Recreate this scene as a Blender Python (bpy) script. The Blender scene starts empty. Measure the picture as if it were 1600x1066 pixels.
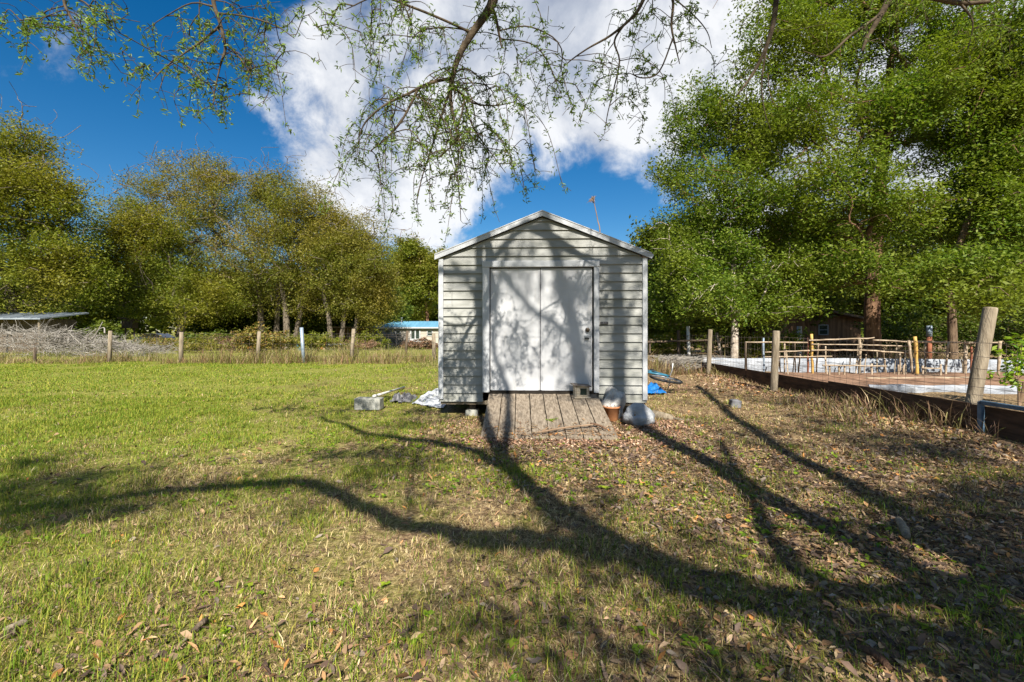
import bpy, math, random
import numpy as np
from mathutils import Matrix, Vector

random.seed(7)
RNG = np.random.default_rng(7)
SC = bpy.context.scene
COL = SC.collection
R = math.radians

# ------------------------------------------------------------------ photo geometry
F, CU, HV, EYE = 711.0, 800.0, 516.0, 1.27      # focal (px), centre column, horizon row, eye height (m)
SUN_EL = R(42.0)
SUN = np.array([0.084, -1.0, 0.0]); SUN /= np.linalg.norm(SUN)
SUN = np.array([SUN[0]*math.cos(SUN_EL), SUN[1]*math.cos(SUN_EL), math.sin(SUN_EL)])

def U(u, v, Y):
    return np.array([(u-CU)*Y/F, Y, EYE-(v-HV)*Y/F])
def G(u, v):
    Y = F*EYE/(v-HV)
    return np.array([(u-CU)*Y/F, Y, 0.0])
def lift(u, v, h):
    p = G(u, v); return p + SUN*(h/SUN[2])
WALL_Y = 6.74
def lift_wall(u, v, Yt):
    p = U(u, v, WALL_Y); return p + SUN*((Yt-p[1])/SUN[1])

def sstep(a, b, x):
    t = np.clip((x-a)/(b-a), 0, 1); return t*t*(3-2*t)
def vnoise(x, y, seed=0):
    x = np.asarray(x, float); y = np.asarray(y, float)
    xi, yi = np.floor(x), np.floor(y); fx, fy = x-xi, y-yi
    fx, fy = fx*fx*(3-2*fx), fy*fy*(3-2*fy)
    def h(a, b):
        s = np.sin(a*127.1+b*311.7+seed*74.7)*43758.5453
        return s-np.floor(s)
    return (h(xi, yi)*(1-fx)+h(xi+1, yi)*fx)*(1-fy)+(h(xi, yi+1)*(1-fx)+h(xi+1, yi+1)*fx)*fy
def H(x, y):
    x = np.asarray(x, float); y = np.asarray(y, float)
    n = (vnoise(x*0.9, y*0.9, 1)-.5)*0.05+(vnoise(x*2.7, y*2.7, 2)-.5)*0.025
    n = n*np.clip((y-0)/1.5, 0.3, 1)
    return n-0.65*sstep(20, 50, y)

# ------------------------------------------------------------------ object helpers
W = {}
def setp(o, label=None, cat=None, group=None, kind=None):
    if label: o['label'] = label
    if cat: o['category'] = cat
    if group: o['group'] = group
    if kind: o['kind'] = kind
    return o
def thing(name, loc, label, cat, group=None, rz=0.0):
    o = bpy.data.objects.new(name, None); COL.objects.link(o)
    o.location = [float(c) for c in loc]; o.rotation_euler = (0, 0, rz); o.empty_display_size = .2
    W[o] = Matrix.Translation(Vector([float(c) for c in loc])) @ Matrix.Rotation(rz, 4, 'Z')
    return setp(o, label, cat, group)
def link_mesh(name, me, m, parent=None, smooth=False, world=True):
    if m is not None: me.materials.append(m)
    if parent is not None and world:
        me.transform(W[parent].inverted())
    if smooth:
        me.polygons.foreach_set('use_smooth', [True]*len(me.polygons))
    o = bpy.data.objects.new(name, me); COL.objects.link(o)
    if parent is not None:
        o.parent = parent; W[o] = W[parent]
    else:
        W[o] = Matrix.Identity(4)
    return o
def np_mesh(name, V, faces, attr=None):
    """V (n,3); faces (m,k) int; attr (n,4) colour per point"""
    me = bpy.data.meshes.new(name)
    V = np.asarray(V, np.float32); faces = np.asarray(faces, np.int32)
    m, k = faces.shape
    me.vertices.add(len(V)); me.vertices.foreach_set('co', V.ravel())
    me.loops.add(m*k); me.loops.foreach_set('vertex_index', faces.ravel())
    me.polygons.add(m); me.polygons.foreach_set('loop_start', np.arange(0, m*k, k, dtype=np.int32))
    me.update(calc_edges=True)
    if attr is not None:
        a = me.color_attributes.new('tint', 'FLOAT_COLOR', 'POINT')
        a.data.foreach_set('color', np.asarray(attr, np.float32).ravel())
    return me
def copy_tree(o, parent=None):
    c = o.copy(); COL.objects.link(c)
    if parent is not None: c.parent = parent
    for ch in list(o.children): copy_tree(ch, c)
    return c

class MB:
    def __init__(s): s.v = []; s.f = []
    def add(s, vs, fs):
        b = len(s.v); s.v += [tuple(float(c) for c in v) for v in vs]; s.f += [tuple(i+b for i in f) for f in fs]; return s
    def box(s, c, d, rot=None, bev=0.0):
        c = Vector([float(q) for q in c]); x, y, z = [q/2 for q in d]
        M = rot if rot is not None else Matrix.Identity(3)
        if bev > 0:
            b = min(bev, x*.9, y*.9, z*.9)
            vs = []
            for sx in (-1, 1):
                for sy in (-1, 1):
                    for sz in (-1, 1):
                        vs += [(sx*x, sy*(y-b), sz*(z-b)), (sx*(x-b), sy*y, sz*(z-b)), (sx*(x-b), sy*(y-b), sz*z)]
            idx = lambda sx, sy, sz, k: ((sx > 0)*4+(sy > 0)*2+(sz > 0))*3+k
            fs = []
            for sgn in (-1, 1):
                f = [idx(sgn, -1, -1, 0), idx(sgn, 1, -1, 0), idx(sgn, 1, 1, 0), idx(sgn, -1, 1, 0)]; fs.append(f if sgn > 0 else f[::-1])
                f = [idx(-1, sgn, -1, 1), idx(-1, sgn, 1, 1), idx(1, sgn, 1, 1), idx(1, sgn, -1, 1)]; fs.append(f if sgn > 0 else f[::-1])
                f = [idx(-1, -1, sgn, 2), idx(1, -1, sgn, 2), idx(1, 1, sgn, 2), idx(-1, 1, sgn, 2)]; fs.append(f if sgn > 0 else f[::-1])
            for a in (-1, 1):
                for c2 in (-1, 1):
                    fs.append([idx(a, c2, -1, 0), idx(a, c2, -1, 1), idx(a, c2, 1, 1), idx(a, c2, 1, 0)])
                    fs.append([idx(a, -1, c2, 0), idx(a, -1, c2, 2), idx(a, 1, c2, 2), idx(a, 1, c2, 0)])
                    fs.append([idx(-1, a, c2, 1), idx(-1, a, c2, 2), idx(1, a, c2, 2), idx(1, a, c2, 1)])
            for sx in (-1, 1):
                for sy in (-1, 1):
                    for sz in (-1, 1):
                        fs.append([idx(sx, sy, sz, 0), idx(sx, sy, sz, 1), idx(sx, sy, sz, 2)])
        else:
            vs = [(sx*x, sy*y, sz*z) for sx in (-1, 1) for sy in (-1, 1) for sz in (-1, 1)]
            fs = [(0, 1, 3, 2), (4, 6, 7, 5), (0, 4, 5, 1), (2, 3, 7, 6), (0, 2, 6, 4), (1, 5, 7, 3)]
        return s.add([M @ Vector(v)+c for v in vs], fs)
    def prism(s, poly, off):
        """polygon (3D points) extruded by vector off"""
        n = len(poly); off = np.array(off, float)
        vs = [np.array(p, float) for p in poly]; vs += [p+off for p in vs]
        fs = [tuple(range(n))[::-1], tuple(range(n, 2*n))]
        for i in range(n): j = (i+1) % n; fs.append((i, j, n+j, n+i))
        return s.add(vs, fs)
    def tube(s, pts, rad, n=6, cap=True, rough=0.0):
        pts = [np.array(p, float) for p in pts]; m = len(pts)
        if not hasattr(rad, '__len__'): rad = [rad]*m
        t0 = pts[1]-pts[0]; t0 /= np.linalg.norm(t0)+1e-9
        a = np.array([0, 0, 1.]) if abs(t0[2]) < .9 else np.array([1., 0, 0])
        nrm = np.cross(t0, a); nrm /= np.linalg.norm(nrm)
        vs = []
        for i in range(m):
            t = pts[min(i+1, m-1)]-pts[max(i-1, 0)]; t /= np.linalg.norm(t)+1e-9
            nrm = nrm-t*np.dot(nrm, t); nrm /= np.linalg.norm(nrm)+1e-9
            b = np.cross(t, nrm)
            for k in range(n):
                an = 2*math.pi*k/n; rr = rad[i]*(1+random.uniform(-rough, rough))
                vs.append(pts[i]+(nrm*math.cos(an)+b*math.sin(an))*rr)
        fs = []
        for i in range(m-1):
            for k in range(n):
                l = (k+1) % n
                fs.append((i*n+k, i*n+l, (i+1)*n+l, (i+1)*n+k))
        if cap: fs.append(tuple(range(n))[::-1]); fs.append(tuple((m-1)*n+k for k in range(n)))
        return s.add(vs, fs)
    def lathe(s, c, prof, n=20, axis='z', jit=0.0):
        """prof: list of (r,h)"""
        c = np.array(c, float); vs = []
        for r, h in prof:
            for k in range(n):
                a = 2*math.pi*k/n; rr = r*(1+random.uniform(-jit, jit))
                p = (rr*math.cos(a), rr*math.sin(a), h) if axis == 'z' else (rr*math.cos(a), h, rr*math.sin(a))
                vs.append(c+np.array(p))
        fs = []
        for i in range(len(prof)-1):
            for k in range(n):
                l = (k+1) % n; f = (i*n+k, i*n+l, (i+1)*n+l, (i+1)*n+k)
                fs.append(f if axis == 'z' else f[::-1])
        e0 = tuple(range(n)); e1 = tuple((len(prof)-1)*n+k for k in range(n))
        fs += [e0[::-1], e1] if axis == 'z' else [e0, e1[::-1]]
        return s.add(vs, fs)
    def mesh(s, name):
        me = bpy.data.meshes.new(name); me.from_pydata(s.v, [], s.f); me.update(); return me
    def build(s, name, m, parent=None, smooth=False, world=True):
        return link_mesh(name, s.mesh(name), m, parent, smooth, world)

def smooth_path(pts, k=5):
    P = [np.array(p, float) for p in pts]; P = [2*P[0]-P[1]]+P+[2*P[-1]-P[-2]]
    out = []
    for i in range(1, len(P)-2):
        p0, p1, p2, p3 = P[i-1:i+3]
        for j in range(k):
            t = j/k
            out.append(.5*((2*p1)+(p2-p0)*t+(2*p0-5*p1+4*p2-p3)*t*t+(3*p1-p0-3*p2+p3)*t**3))
    out.append(P[-2]); return out
def lin(a, b, n): return [a+(b-a)*i/(n-1) for i in range(n)]

# ------------------------------------------------------------------ materials
def new_mat(name):
    m = bpy.data.materials.new(name); m.use_nodes = True
    nt = m.node_tree; nt.nodes.clear(); return m, nt
def N(nt, t, **kw):
    n = nt.nodes.new(t)
    for k, v in kw.items():
        if k in n.inputs: n.inputs[k].default_value = v
        else: setattr(n, k, v)
    return n
def ramp(nt, fac, stops):
    r = nt.nodes.new('ShaderNodeValToRGB'); e = r.color_ramp.elements
    while len(e) < len(stops): e.new(0.5)
    for i, (p, c) in enumerate(stops):
        e[i].position = p; e[i].color = (c[0], c[1], c[2], 1)
    nt.links.new(fac, r.inputs[0]); return r.outputs[0]
def mixc(nt, fac, a, b, mode='MIX'):
    m = nt.nodes.new('ShaderNodeMix'); m.data_type = 'RGBA'; m.blend_type = mode
    for sock, v in ((m.inputs[0], fac), (m.inputs[6], a), (m.inputs[7], b)):
        if hasattr(v, 'is_output'): nt.links.new(v, sock)
        elif isinstance(v, (int, float)): sock.default_value = v
        else: sock.default_value = (v[0], v[1], v[2], 1)
    return m.outputs[2]
def noise(nt, scale, detail=4, stretch=(1, 1, 1), rough=.55, coord='Object', dist=0):
    tc = nt.nodes.new('ShaderNodeTexCoord'); mp = nt.nodes.new('ShaderNodeMapping')
    mp.inputs['Scale'].default_value = stretch
    nt.links.new(tc.outputs[coord], mp.inputs[0])
    n = N(nt, 'ShaderNodeTexNoise', Scale=scale, Detail=detail, Roughness=rough, Distortion=dist)
    nt.links.new(mp.outputs[0], n.inputs['Vector']); return n.outputs['Fac']
def finish(nt, color, rough=.8, spec=.3, metal=0, bumpfac=None, bump=.3, dist=.01):
    p = N(nt, 'ShaderNodeBsdfPrincipled', Roughness=rough, Metallic=metal); p.inputs['Specular IOR Level'].default_value = spec
    if hasattr(color, 'is_output'): nt.links.new(color, p.inputs['Base Color'])
    else: p.inputs['Base Color'].default_value = (color[0], color[1], color[2], 1)
    if bumpfac is not None:
        b = N(nt, 'ShaderNodeBump', Strength=bump, Distance=dist); nt.links.new(bumpfac, b.inputs['Height']); nt.links.new(b.outputs[0], p.inputs['Normal'])
    o = nt.nodes.new('ShaderNodeOutputMaterial'); nt.links.new(p.outputs[0], o.inputs[0]); return p
def simple(name, c1, c2, scale=6, rough=.8, spec=.3, metal=0, stretch=(1, 1, 1), bump=.2, c3=None, bscale=None, isl=0.0, dist=.01):
    m, nt = new_mat(name)
    f = noise(nt, scale, 5, stretch)
    st = [(.32, c1), (.66, c2)] if c3 is None else [(.3, c1), (.52, c2), (.72, c3)]
    c = ramp(nt, f, st)
    if isl > 0:
        g = nt.nodes.new('ShaderNodeNewGeometry')
        c = mixc(nt, 1.0, c, ramp(nt, g.outputs['Random Per Island'], [(0, (1-isl,)*3), (1, (1+isl*.4,)*3)]), 'MULTIPLY')
    bf = noise(nt, bscale or scale*4, 5, stretch)
    finish(nt, c, rough, spec, metal, bf, bump, dist); return m
def leaf_mat(name, cols, trans=.35, clump=1.2, alt=None, rough=.5, spec=.25):
    m, nt = new_mat(name)
    g = nt.nodes.new('ShaderNodeNewGeometry')
    n = len(cols)
    c = ramp(nt, g.outputs['Random Per Island'], [(i/(n-1), q) for i, q in enumerate(cols)])
    f = noise(nt, clump, 2)
    if alt: 
        k = ramp(nt, f, [(.42, (0, 0, 0)), (.6, (1, 1, 1))])
        c = mixc(nt, k, c, mixc(nt, .65, c, alt))
    d = N(nt, 'ShaderNodeBsdfPrincipled', Roughness=rough); d.inputs['Specular IOR Level'].default_value = spec
    t = nt.nodes.new('ShaderNodeBsdfTranslucent')
    nt.links.new(c, d.inputs['Base Color'])
    tc = mixc(nt, 1.0, c, (1.15, 1.25, .5), 'MULTIPLY'); nt.links.new(tc, t.inputs[0])
    mx = nt.nodes.new('ShaderNodeMixShader'); mx.inputs[0].default_value = trans
    nt.links.new(d.outputs[0], mx.inputs[1]); nt.links.new(t.outputs[0], mx.inputs[2])
    o = nt.nodes.new('ShaderNodeOutputMaterial'); nt.links.new(mx.outputs[0], o.inputs[0]); return m
def tint_mat(name, trans=.2, rough=.6):
    m, nt = new_mat(name)
    a = N(nt, 'ShaderNodeAttribute', attribute_name='tint')
    d = N(nt, 'ShaderNodeBsdfPrincipled', Roughness=rough); d.inputs['Specular IOR Level'].default_value = .2
    t = nt.nodes.new('ShaderNodeBsdfTranslucent')
    nt.links.new(a.outputs['Color'], d.inputs['Base Color']); nt.links.new(a.outputs['Color'], t.inputs[0])
    mx = nt.nodes.new('ShaderNodeMixShader'); mx.inputs[0].default_value = trans
    nt.links.new(d.outputs[0], mx.inputs[1]); nt.links.new(t.outputs[0], mx.inputs[2])
    o = nt.nodes.new('ShaderNodeOutputMaterial'); nt.links.new(mx.outputs[0], o.inputs[0]); return m

M = {}
M['bark'] = simple('bark_brown', (.07, .045, .03), (.2, .14, .09), 5, .9, .1, stretch=(3, 3, .6), bump=.9, bscale=9, dist=.04)
M['bark_grey'] = simple('bark_grey', (.06, .047, .036), (.2, .165, .125), 5, .9, .1, stretch=(3, 3, .8), bump=.6, dist=.03)
M['bark_red'] = simple('bark_reddish', (.06, .033, .022), (.25, .15, .09), 2.5, .9, .1, stretch=(3, 3, .5), bump=1.0, bscale=7, dist=.05)
M['bark_pale'] = simple('bark_pale', (.2, .15, .11), (.5, .44, .37), 4, .9, .1, stretch=(2, 2, 1.2), bump=.6, dist=.03)
M['bark_near'] = simple('bark_near_limbs', (.035, .026, .018), (.105, .08, .052), 14, .9, .1, bump=.8, bscale=40, dist=.01)
M['post'] = simple('weathered_post_wood', (.14, .11, .075), (.3, .25, .18), 6, .9, .1, stretch=(4, 4, .5), bump=.7, dist=.02)
M['post_dark'] = simple('dark_post_wood', (.05, .037, .027), (.16, .12, .085), 6, .9, .1, stretch=(4, 4, .5), bump=.7, dist=.02)
M['bamboo'] = simple('dry_bamboo', (.22, .16, .1), (.4, .32, .23), 7, .7, .3, bump=.2)
M['bamboo_yellow'] = simple('yellow_bamboo', (.36, .2, .04), (.5, .32, .09), 7, .6, .4, bump=.2)
M['stake_red'] = simple('red_brown_stake', (.13, .045, .025), (.26, .1, .055), 7, .8, .2, bump=.2)
M['white_paint'] = simple('white_painted_metal', (.33, .345, .36), (.44, .45, .46), 5, .45, .4, bump=.05)
M['fence_blue'] = simple('galvanised_blue_post', (.17, .22, .28), (.32, .38, .44), 9, .5, .5, metal=.3, bump=.1)
M['wire'] = simple('rusty_wire', (.05, .04, .035), (.14, .11, .09), 8, .7, .3, bump=0)
M['board'] = simple('dark_brown_boards', (.035, .02, .012), (.11, .062, .036), 3, .8, .2, stretch=(1, 1, 5), bump=.5, dist=.02)
M['sheet'] = simple('white_sheeting', (.15, .165, .19), (.26, .28, .31), 2.2, .5, .4, stretch=(1, 1, 1.5), bump=.6, c3=(.38, .39, .41), dist=.06)
M['silver'] = simple('silvery_sheeting', (.3, .32, .35), (.5, .52, .55), 5, .45, .45, bump=.6, c3=(.62, .63, .65), dist=.03)
M['soil'] = simple('reddish_soil', (.12, .07, .045), (.29, .18, .12), 5, .95, .05, bump=.7, dist=.03)
M['concrete'] = simple('concrete_block', (.16, .16, .14), (.36, .36, .32), 9, .9, .15, bump=.6, bscale=60, dist=.005)
M['pvc'] = simple('white_pvc', (.52, .51, .47), (.62, .61, .58), 5, .4, .5, bump=0)
M['rag'] = simple('dark_grey_plastic', (.05, .05, .055), (.18, .18, .19), 9, .55, .4, bump=.5)
M['terracotta'] = simple('terracotta', (.34, .14, .06), (.48, .22, .1), 6, .85, .2, bump=.2)
M['steel_blue'] = simple('blue_steel_frame', (.035, .07, .11), (.1, .16, .22), 9, .5, .5, bump=.1)
M['blue_tarp'] = simple('bright_blue_tarp', (.004, .09, .3), (.012, .15, .42), 7, .45, .5, bump=.6, dist=.02)
M['black'] = simple('black_rubber', (.012, .012, .013), (.035, .035, .035), 8, .7, .3, bump=.2)
M['teal'] = simple('teal_paint', (.02, .1, .16), (.04, .17, .25), 8, .4, .5, bump=0)
M['metal'] = simple('dull_metal', (.25, .26, .27), (.5, .5, .5), 12, .4, .5, metal=.7, bump=.1)
M['brass'] = simple('dark_bronze', (.03, .022, .015), (.09, .065, .04), 12, .35, .5, metal=.7, bump=.05)
M['dark'] = simple('dark_underside', (.012, .01, .008), (.03, .025, .02), 8, .9, .1)
M['cat_wood'] = simple('weathered_pale_wood', (.26, .21, .15), (.48, .42, .32), 7, .85, .15, stretch=(1, 1, 6), bump=.4)
M['cat_roof'] = simple('grey_weathered_roof', (.12, .1, .085), (.28, .24, .2), 9, .9, .15, stretch=(1, 6, 1), bump=.4)
M['glass_dark'] = simple('dark_green_pane', (.01, .02, .016), (.03, .05, .04), 5, .15, .6, bump=0)
M['house_wall'] = simple('beige_vinyl', (.34, .31, .26), (.43, .39, .33), 1.2, .7, .3, bump=.1)
M['roof_blue'] = simple('blue_metal_roof', (.09, .24, .36), (.14, .33, .46), .8, .4, .5, stretch=(3, .3, 1), bump=.1)
M['roof_metal'] = simple('grey_metal_roof', (.16, .19, .22), (.3, .33, .36), .6, .4, .5, stretch=(2, .3, 1), bump=.1)
M['brown_wall'] = simple('brown_board_wall', (.1, .06, .04), (.24, .15, .09), 1.5, .9, .1, stretch=(5, 5, .5), bump=.4)
M['car_paint'] = simple('white_car_paint', (.5, .51, .52), (.56, .57, .58), 3, .25, .6, bump=0)
M['car_glass'] = simple('dark_car_glass', (.015, .018, .02), (.03, .035, .04), 3, .1, .7, bump=0)
M['orange'] = simple('orange_rust', (.35, .12, .04), (.55, .25, .1), 6, .8, .2, bump=.3)
M['twig_grey'] = simple('dry_grey_twigs', (.17, .15, .125), (.38, .355, .315), 2, .9, .1, bump=0, isl=.4)
M['twig_brown'] = simple('dry_brown_stems', (.14, .09, .055), (.34, .24, .16), 2, .9, .1, bump=0, isl=.4)

# siding : aged off-white vinyl with mildew
m, nt = new_mat('aged_vinyl_siding'); M['siding'] = m
f1 = noise(nt, 1.6, 6, (1, 1, 3.5)); f2 = noise(nt, 9, 4, (.4, .4, 3))
c = ramp(nt, f1, [(.3, (.16, .162, .135)), (.5, (.26, .262, .24)), (.7, (.33, .33, .312))])
c = mixc(nt, ramp(nt, f2, [(.45, (0, 0, 0)), (.8, (.5, .5, .5))]), c, (.16, .165, .14))
finish(nt, c, .55, .35, 0, noise(nt, 60, 3, (.3, .3, 4)), .08, .004)
# door paint
m, nt = new_mat('white_door_paint'); M['door'] = m
c = ramp(nt, noise(nt, 2.2, 6), [(.3, (.35, .355, .365)), (.55, (.44, .446, .456)), (.7, (.475, .482, .492))])
c = mixc(nt, ramp(nt, noise(nt, 14, 5, (1, 1, .25)), [(.55, (0, 0, 0)), (.8, (.45, .45, .45))]), c, (.33, .315, .29))
finish(nt, c, .45, .4, 0, noise(nt, 5, 3), .12, .02)
# ramp planks
m, nt = new_mat('weathered_ramp_planks'); M['plank'] = m
g = nt.nodes.new('ShaderNodeNewGeometry')
c = ramp(nt, noise(nt, 5, 6, (9, .7, 9), .65), [(.28, (.08, .064, .047)), (.48, (.2, .168, .13)), (.7, (.31, .268, .215))])
c = mixc(nt, 1.0, c, ramp(nt, g.outputs['Random Per Island'], [(0, (.8, .78, .74)), (1, (1.15, 1.1, 1.05))]), 'MULTIPLY')
c = mixc(nt, ramp(nt, noise(nt, 5, 5, (1.6, .8, 1)), [(.52, (0, 0, 0)), (.72, (.75, .75, .75))]), c, (.09, .072, .055))
finish(nt, c, .9, .15, 0, noise(nt, 9, 6, (9, .6, 9), .7), .6, .012)

# leaves
M['leaf_olive'] = leaf_mat('leaves_olive', [(.135, .16, .024), (.17, .185, .028), (.22, .2, .036), (.145, .168, .024), (.26, .225, .06)], .4, .2, (.26, .2, .036))
M['leaf_olive2'] = leaf_mat('leaves_olive_green', [(.11, .15, .016), (.15, .185, .02), (.2, .205, .026), (.125, .165, .018)], .4, .2, (.245, .205, .027))
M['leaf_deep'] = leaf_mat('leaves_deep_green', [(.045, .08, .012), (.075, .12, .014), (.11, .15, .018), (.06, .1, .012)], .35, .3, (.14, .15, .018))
M['leaf_right'] = leaf_mat('leaves_bright_oak', [(.055, .108, .01), (.092, .155, .014), (.14, .2, .02), (.21, .255, .04), (.07, .128, .012)], .4, .35, (.18, .205, .022), .55, .22)
M['leaf_near'] = leaf_mat('leaves_spring', [(.1, .16, .025), (.16, .24, .035), (.23, .32, .06), (.08, .13, .02)], .45, 1.0, None, .4, .35)
M['leaf_citrus'] = leaf_mat('leaves_citrus', [(.08, .19, .012), (.2, .3, .02), (.3, .36, .03)], .4, 2.0)
M['leaf_red'] = leaf_mat('leaves_russet', [(.18, .08, .05), (.22, .12, .08), (.15, .11, .05), (.28, .19, .12)], .2, 1.0)
M['leaf_autumn'] = leaf_mat('leaves_autumn_mix', [(.14, .16, .03), (.28, .19, .04), (.22, .2, .05), (.12, .14, .025), (.32, .16, .05)], .3, .6)
M['tint'] = tint_mat('blade_tint', .35)
M['litter'] = tint_mat('litter_tint', .08, .75)

# ground
m, nt = new_mat('ground_soil_and_thatch'); M['ground'] = m
a = noise(nt, .35, 5); b = noise(nt, 2.6, 6, rough=.65); d = noise(nt, 26, 5, rough=.7)
green = ramp(nt, d, [(.3, (.05, .06, .012)), (.5, (.18, .19, .035)), (.72, (.4, .35, .12))])
straw = ramp(nt, d, [(.32, (.045, .03, .018)), (.5, (.19, .128, .07)), (.7, (.5, .385, .21))])
geo = nt.nodes.new('ShaderNodeNewGeometry'); sx = nt.nodes.new('ShaderNodeSeparateXYZ'); nt.links.new(geo.outputs['Position'], sx.inputs[0])
mr = N(nt, 'ShaderNodeMapRange'); nt.links.new(sx.outputs[0], mr.inputs[0])
mr.inputs[1].default_value = -7; mr.inputs[2].default_value = 4; mr.inputs[3].default_value = .35; mr.inputs[4].default_value = -.28
ad = N(nt, 'ShaderNodeMath', operation='ADD'); nt.links.new(mr.outputs[0], ad.inputs[0]); nt.links.new(b, ad.inputs[1])
c = mixc(nt, ramp(nt, ad.outputs[0], [(.42, (0, 0, 0)), (.66, (1, 1, 1))]), straw, green)
c = mixc(nt, ramp(nt, a, [(.55, (0, 0, 0)), (.7, (.45, .45, .45))]), c, (.16, .1, .06))
finish(nt, c, .95, .05, 0, d, .8, .03)

# ------------------------------------------------------------------ ground sheet
def axis(lo, hi, dense_lo, dense_hi, step, grow):
    v = list(np.arange(dense_lo, dense_hi+1e-6, step)); s = step; x = dense_hi
    while x < hi: s *= grow; x += s; v.append(x)
    s = step; x = dense_lo; pre = []
    while x > lo: s *= grow; x -= s; pre.append(x)
    return np.array(pre[::-1]+v)
xs = axis(-400, 400, -7, 8, .2, 1.22); ys = axis(-60, 900, 0, 11, .2, 1.2)
XX, YY = np.meshgrid(xs, ys); V = np.stack([XX, YY, H(XX, YY)], -1).reshape(-1, 3)
nx, ny = len(xs), len(ys)
ii = (np.arange(ny-1)[:, None]*nx+np.arange(nx-1)[None, :]).ravel()
me = np_mesh('ground', V, np.stack([ii, ii+1, ii+nx+1, ii+nx], 1))
setp(link_mesh('ground', me, M['ground'], None, True), kind='structure')

# ------------------------------------------------------------------ tree machinery
def frusta(P0, P1, R0, R1, n=5):
    D = P1-P0; D /= (np.linalg.norm(D, axis=1, keepdims=True)+1e-9)
    A = np.where(np.abs(D[:, 2:3]) < .9, np.array([[0, 0, 1.]]), np.array([[1., 0, 0]]))
    X = np.cross(D, A); X /= np.linalg.norm(X, axis=1, keepdims=True); Yv = np.cross(D, X)
    k = np.arange(n)*2*math.pi/n
    ring = X[:, None, :]*np.cos(k)[None, :, None]+Yv[:, None, :]*np.sin(k)[None, :, None]
    V = np.concatenate([P0[:, None, :]+ring*R0[:, None, None], P1[:, None, :]+ring*R1[:, None, None]], 1).reshape(-1, 3)
    b = np.arange(len(P0))[:, None]*2*n; q = np.arange(n); l = (q+1) % n
    F4 = np.stack([b+q, b+l, b+n+l, b+n+q], -1).reshape(-1, 4)
    return V, F4

class Skel:
    """grows limbs from polylines toward attractor points"""
    def __init__(s, rng): s.P = []; s.par = []; s.len = []; s.rmin = []; s.rng = rng
    def node(s, p, par, r=0):
        s.P.append(np.array(p, float)); s.par.append(par)
        s.len.append(0 if par < 0 else s.len[par]+np.linalg.norm(s.P[-1]-s.P[par])); s.rmin.append(r); return len(s.P)-1
    def path(s, pts, radii, attach=-1, k=5):
        pts = smooth_path(pts, k); r = np.interp(np.linspace(0, 1, len(pts)), np.linspace(0, 1, len(radii)), radii)
        if attach >= 0 and max(radii) > .05:
            r = r*s.rng.uniform(.84, 1.16, len(r)); pts = [p+s.rng.normal(0, .016, 3)*(0 < j < len(pts)-1) for j, p in enumerate(pts)]
        i = attach
        for j, p in enumerate(pts):
            if j == 0 and attach >= 0 and np.linalg.norm(s.P[attach]-p) < 1e-6: continue
            i = s.node(p, i, r[j])
        return i
    def nearest(s, p): return int(np.argmin(np.linalg.norm(np.array(s.P)-p, axis=1)))
    def grow(s, att, bf=.3, step=.5, droop=0.0, first=0, wob=.08, minlen=0.0):
        att = np.asarray(att); base = np.array(s.P)
        d = np.array([np.min(np.linalg.norm(base[first:]-a, axis=1)) for a in att])
        tips = []
        for a in att[np.argsort(d)]:
            Pn = np.array(s.P[first:]); ln = np.array(s.len[first:])
            cost = np.linalg.norm(Pn-a, axis=1)+bf*ln
            i = int(np.argmin(cost))+first; p = s.P[i]
            L = np.linalg.norm(a-p)
            if L < minlen: continue
            pd = p-s.P[s.par[i]] if s.par[i] >= 0 else a-p
            pd = pd/(np.linalg.norm(pd)+1e-9)
            c = p+pd*L*.35+np.array([0, 0, droop*L*.5])+s.rng.normal(0, wob*L, 3)
            n = max(2, int(L/step)+1)
            for j in range(1, n+1):
                t = j/n; q = p*(1-t)**2+c*2*t*(1-t)+a*t*t
                i = s.node(q, i)
            tips.append(i)
        return tips
    def radii(s, tip, ex):
        n = len(s.P); cnt = np.zeros(n); has = np.zeros(n, bool)
        for i in range(n-1, -1, -1):
            if not has[i]: cnt[i] = 1
            p = s.par[i]
            if p >= 0: has[p] = True; cnt[p] += cnt[i]
        s.cnt = cnt
        return np.maximum(tip*cnt**ex, np.array(s.rmin))
    def mesh(s, name, tip, ex=.5, n=6, rcap=None):
        r = s.radii(tip, ex)
        if rcap: r = np.minimum(r, np.maximum(rcap, np.array(s.rmin)))
        P = np.array(s.P); par = np.array(s.par); k = np.where(par >= 0)[0]
        big = r[k] > tip*4
        V1, F1 = frusta(P[par[k[big]]], P[k[big]], np.minimum(r[par[k[big]]], r[k[big]]*1.35+.0), r[k[big]], n+2)
        sm = ~big
        V2, F2 = frusta(P[par[k[sm]]], P[k[sm]], np.minimum(r[par[k[sm]]], r[k[sm]]*1.3), r[k[sm]], 4)
        return np_mesh(name, np.concatenate([V1, V2]), np.concatenate([F1, F2+len(V1)]))

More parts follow.
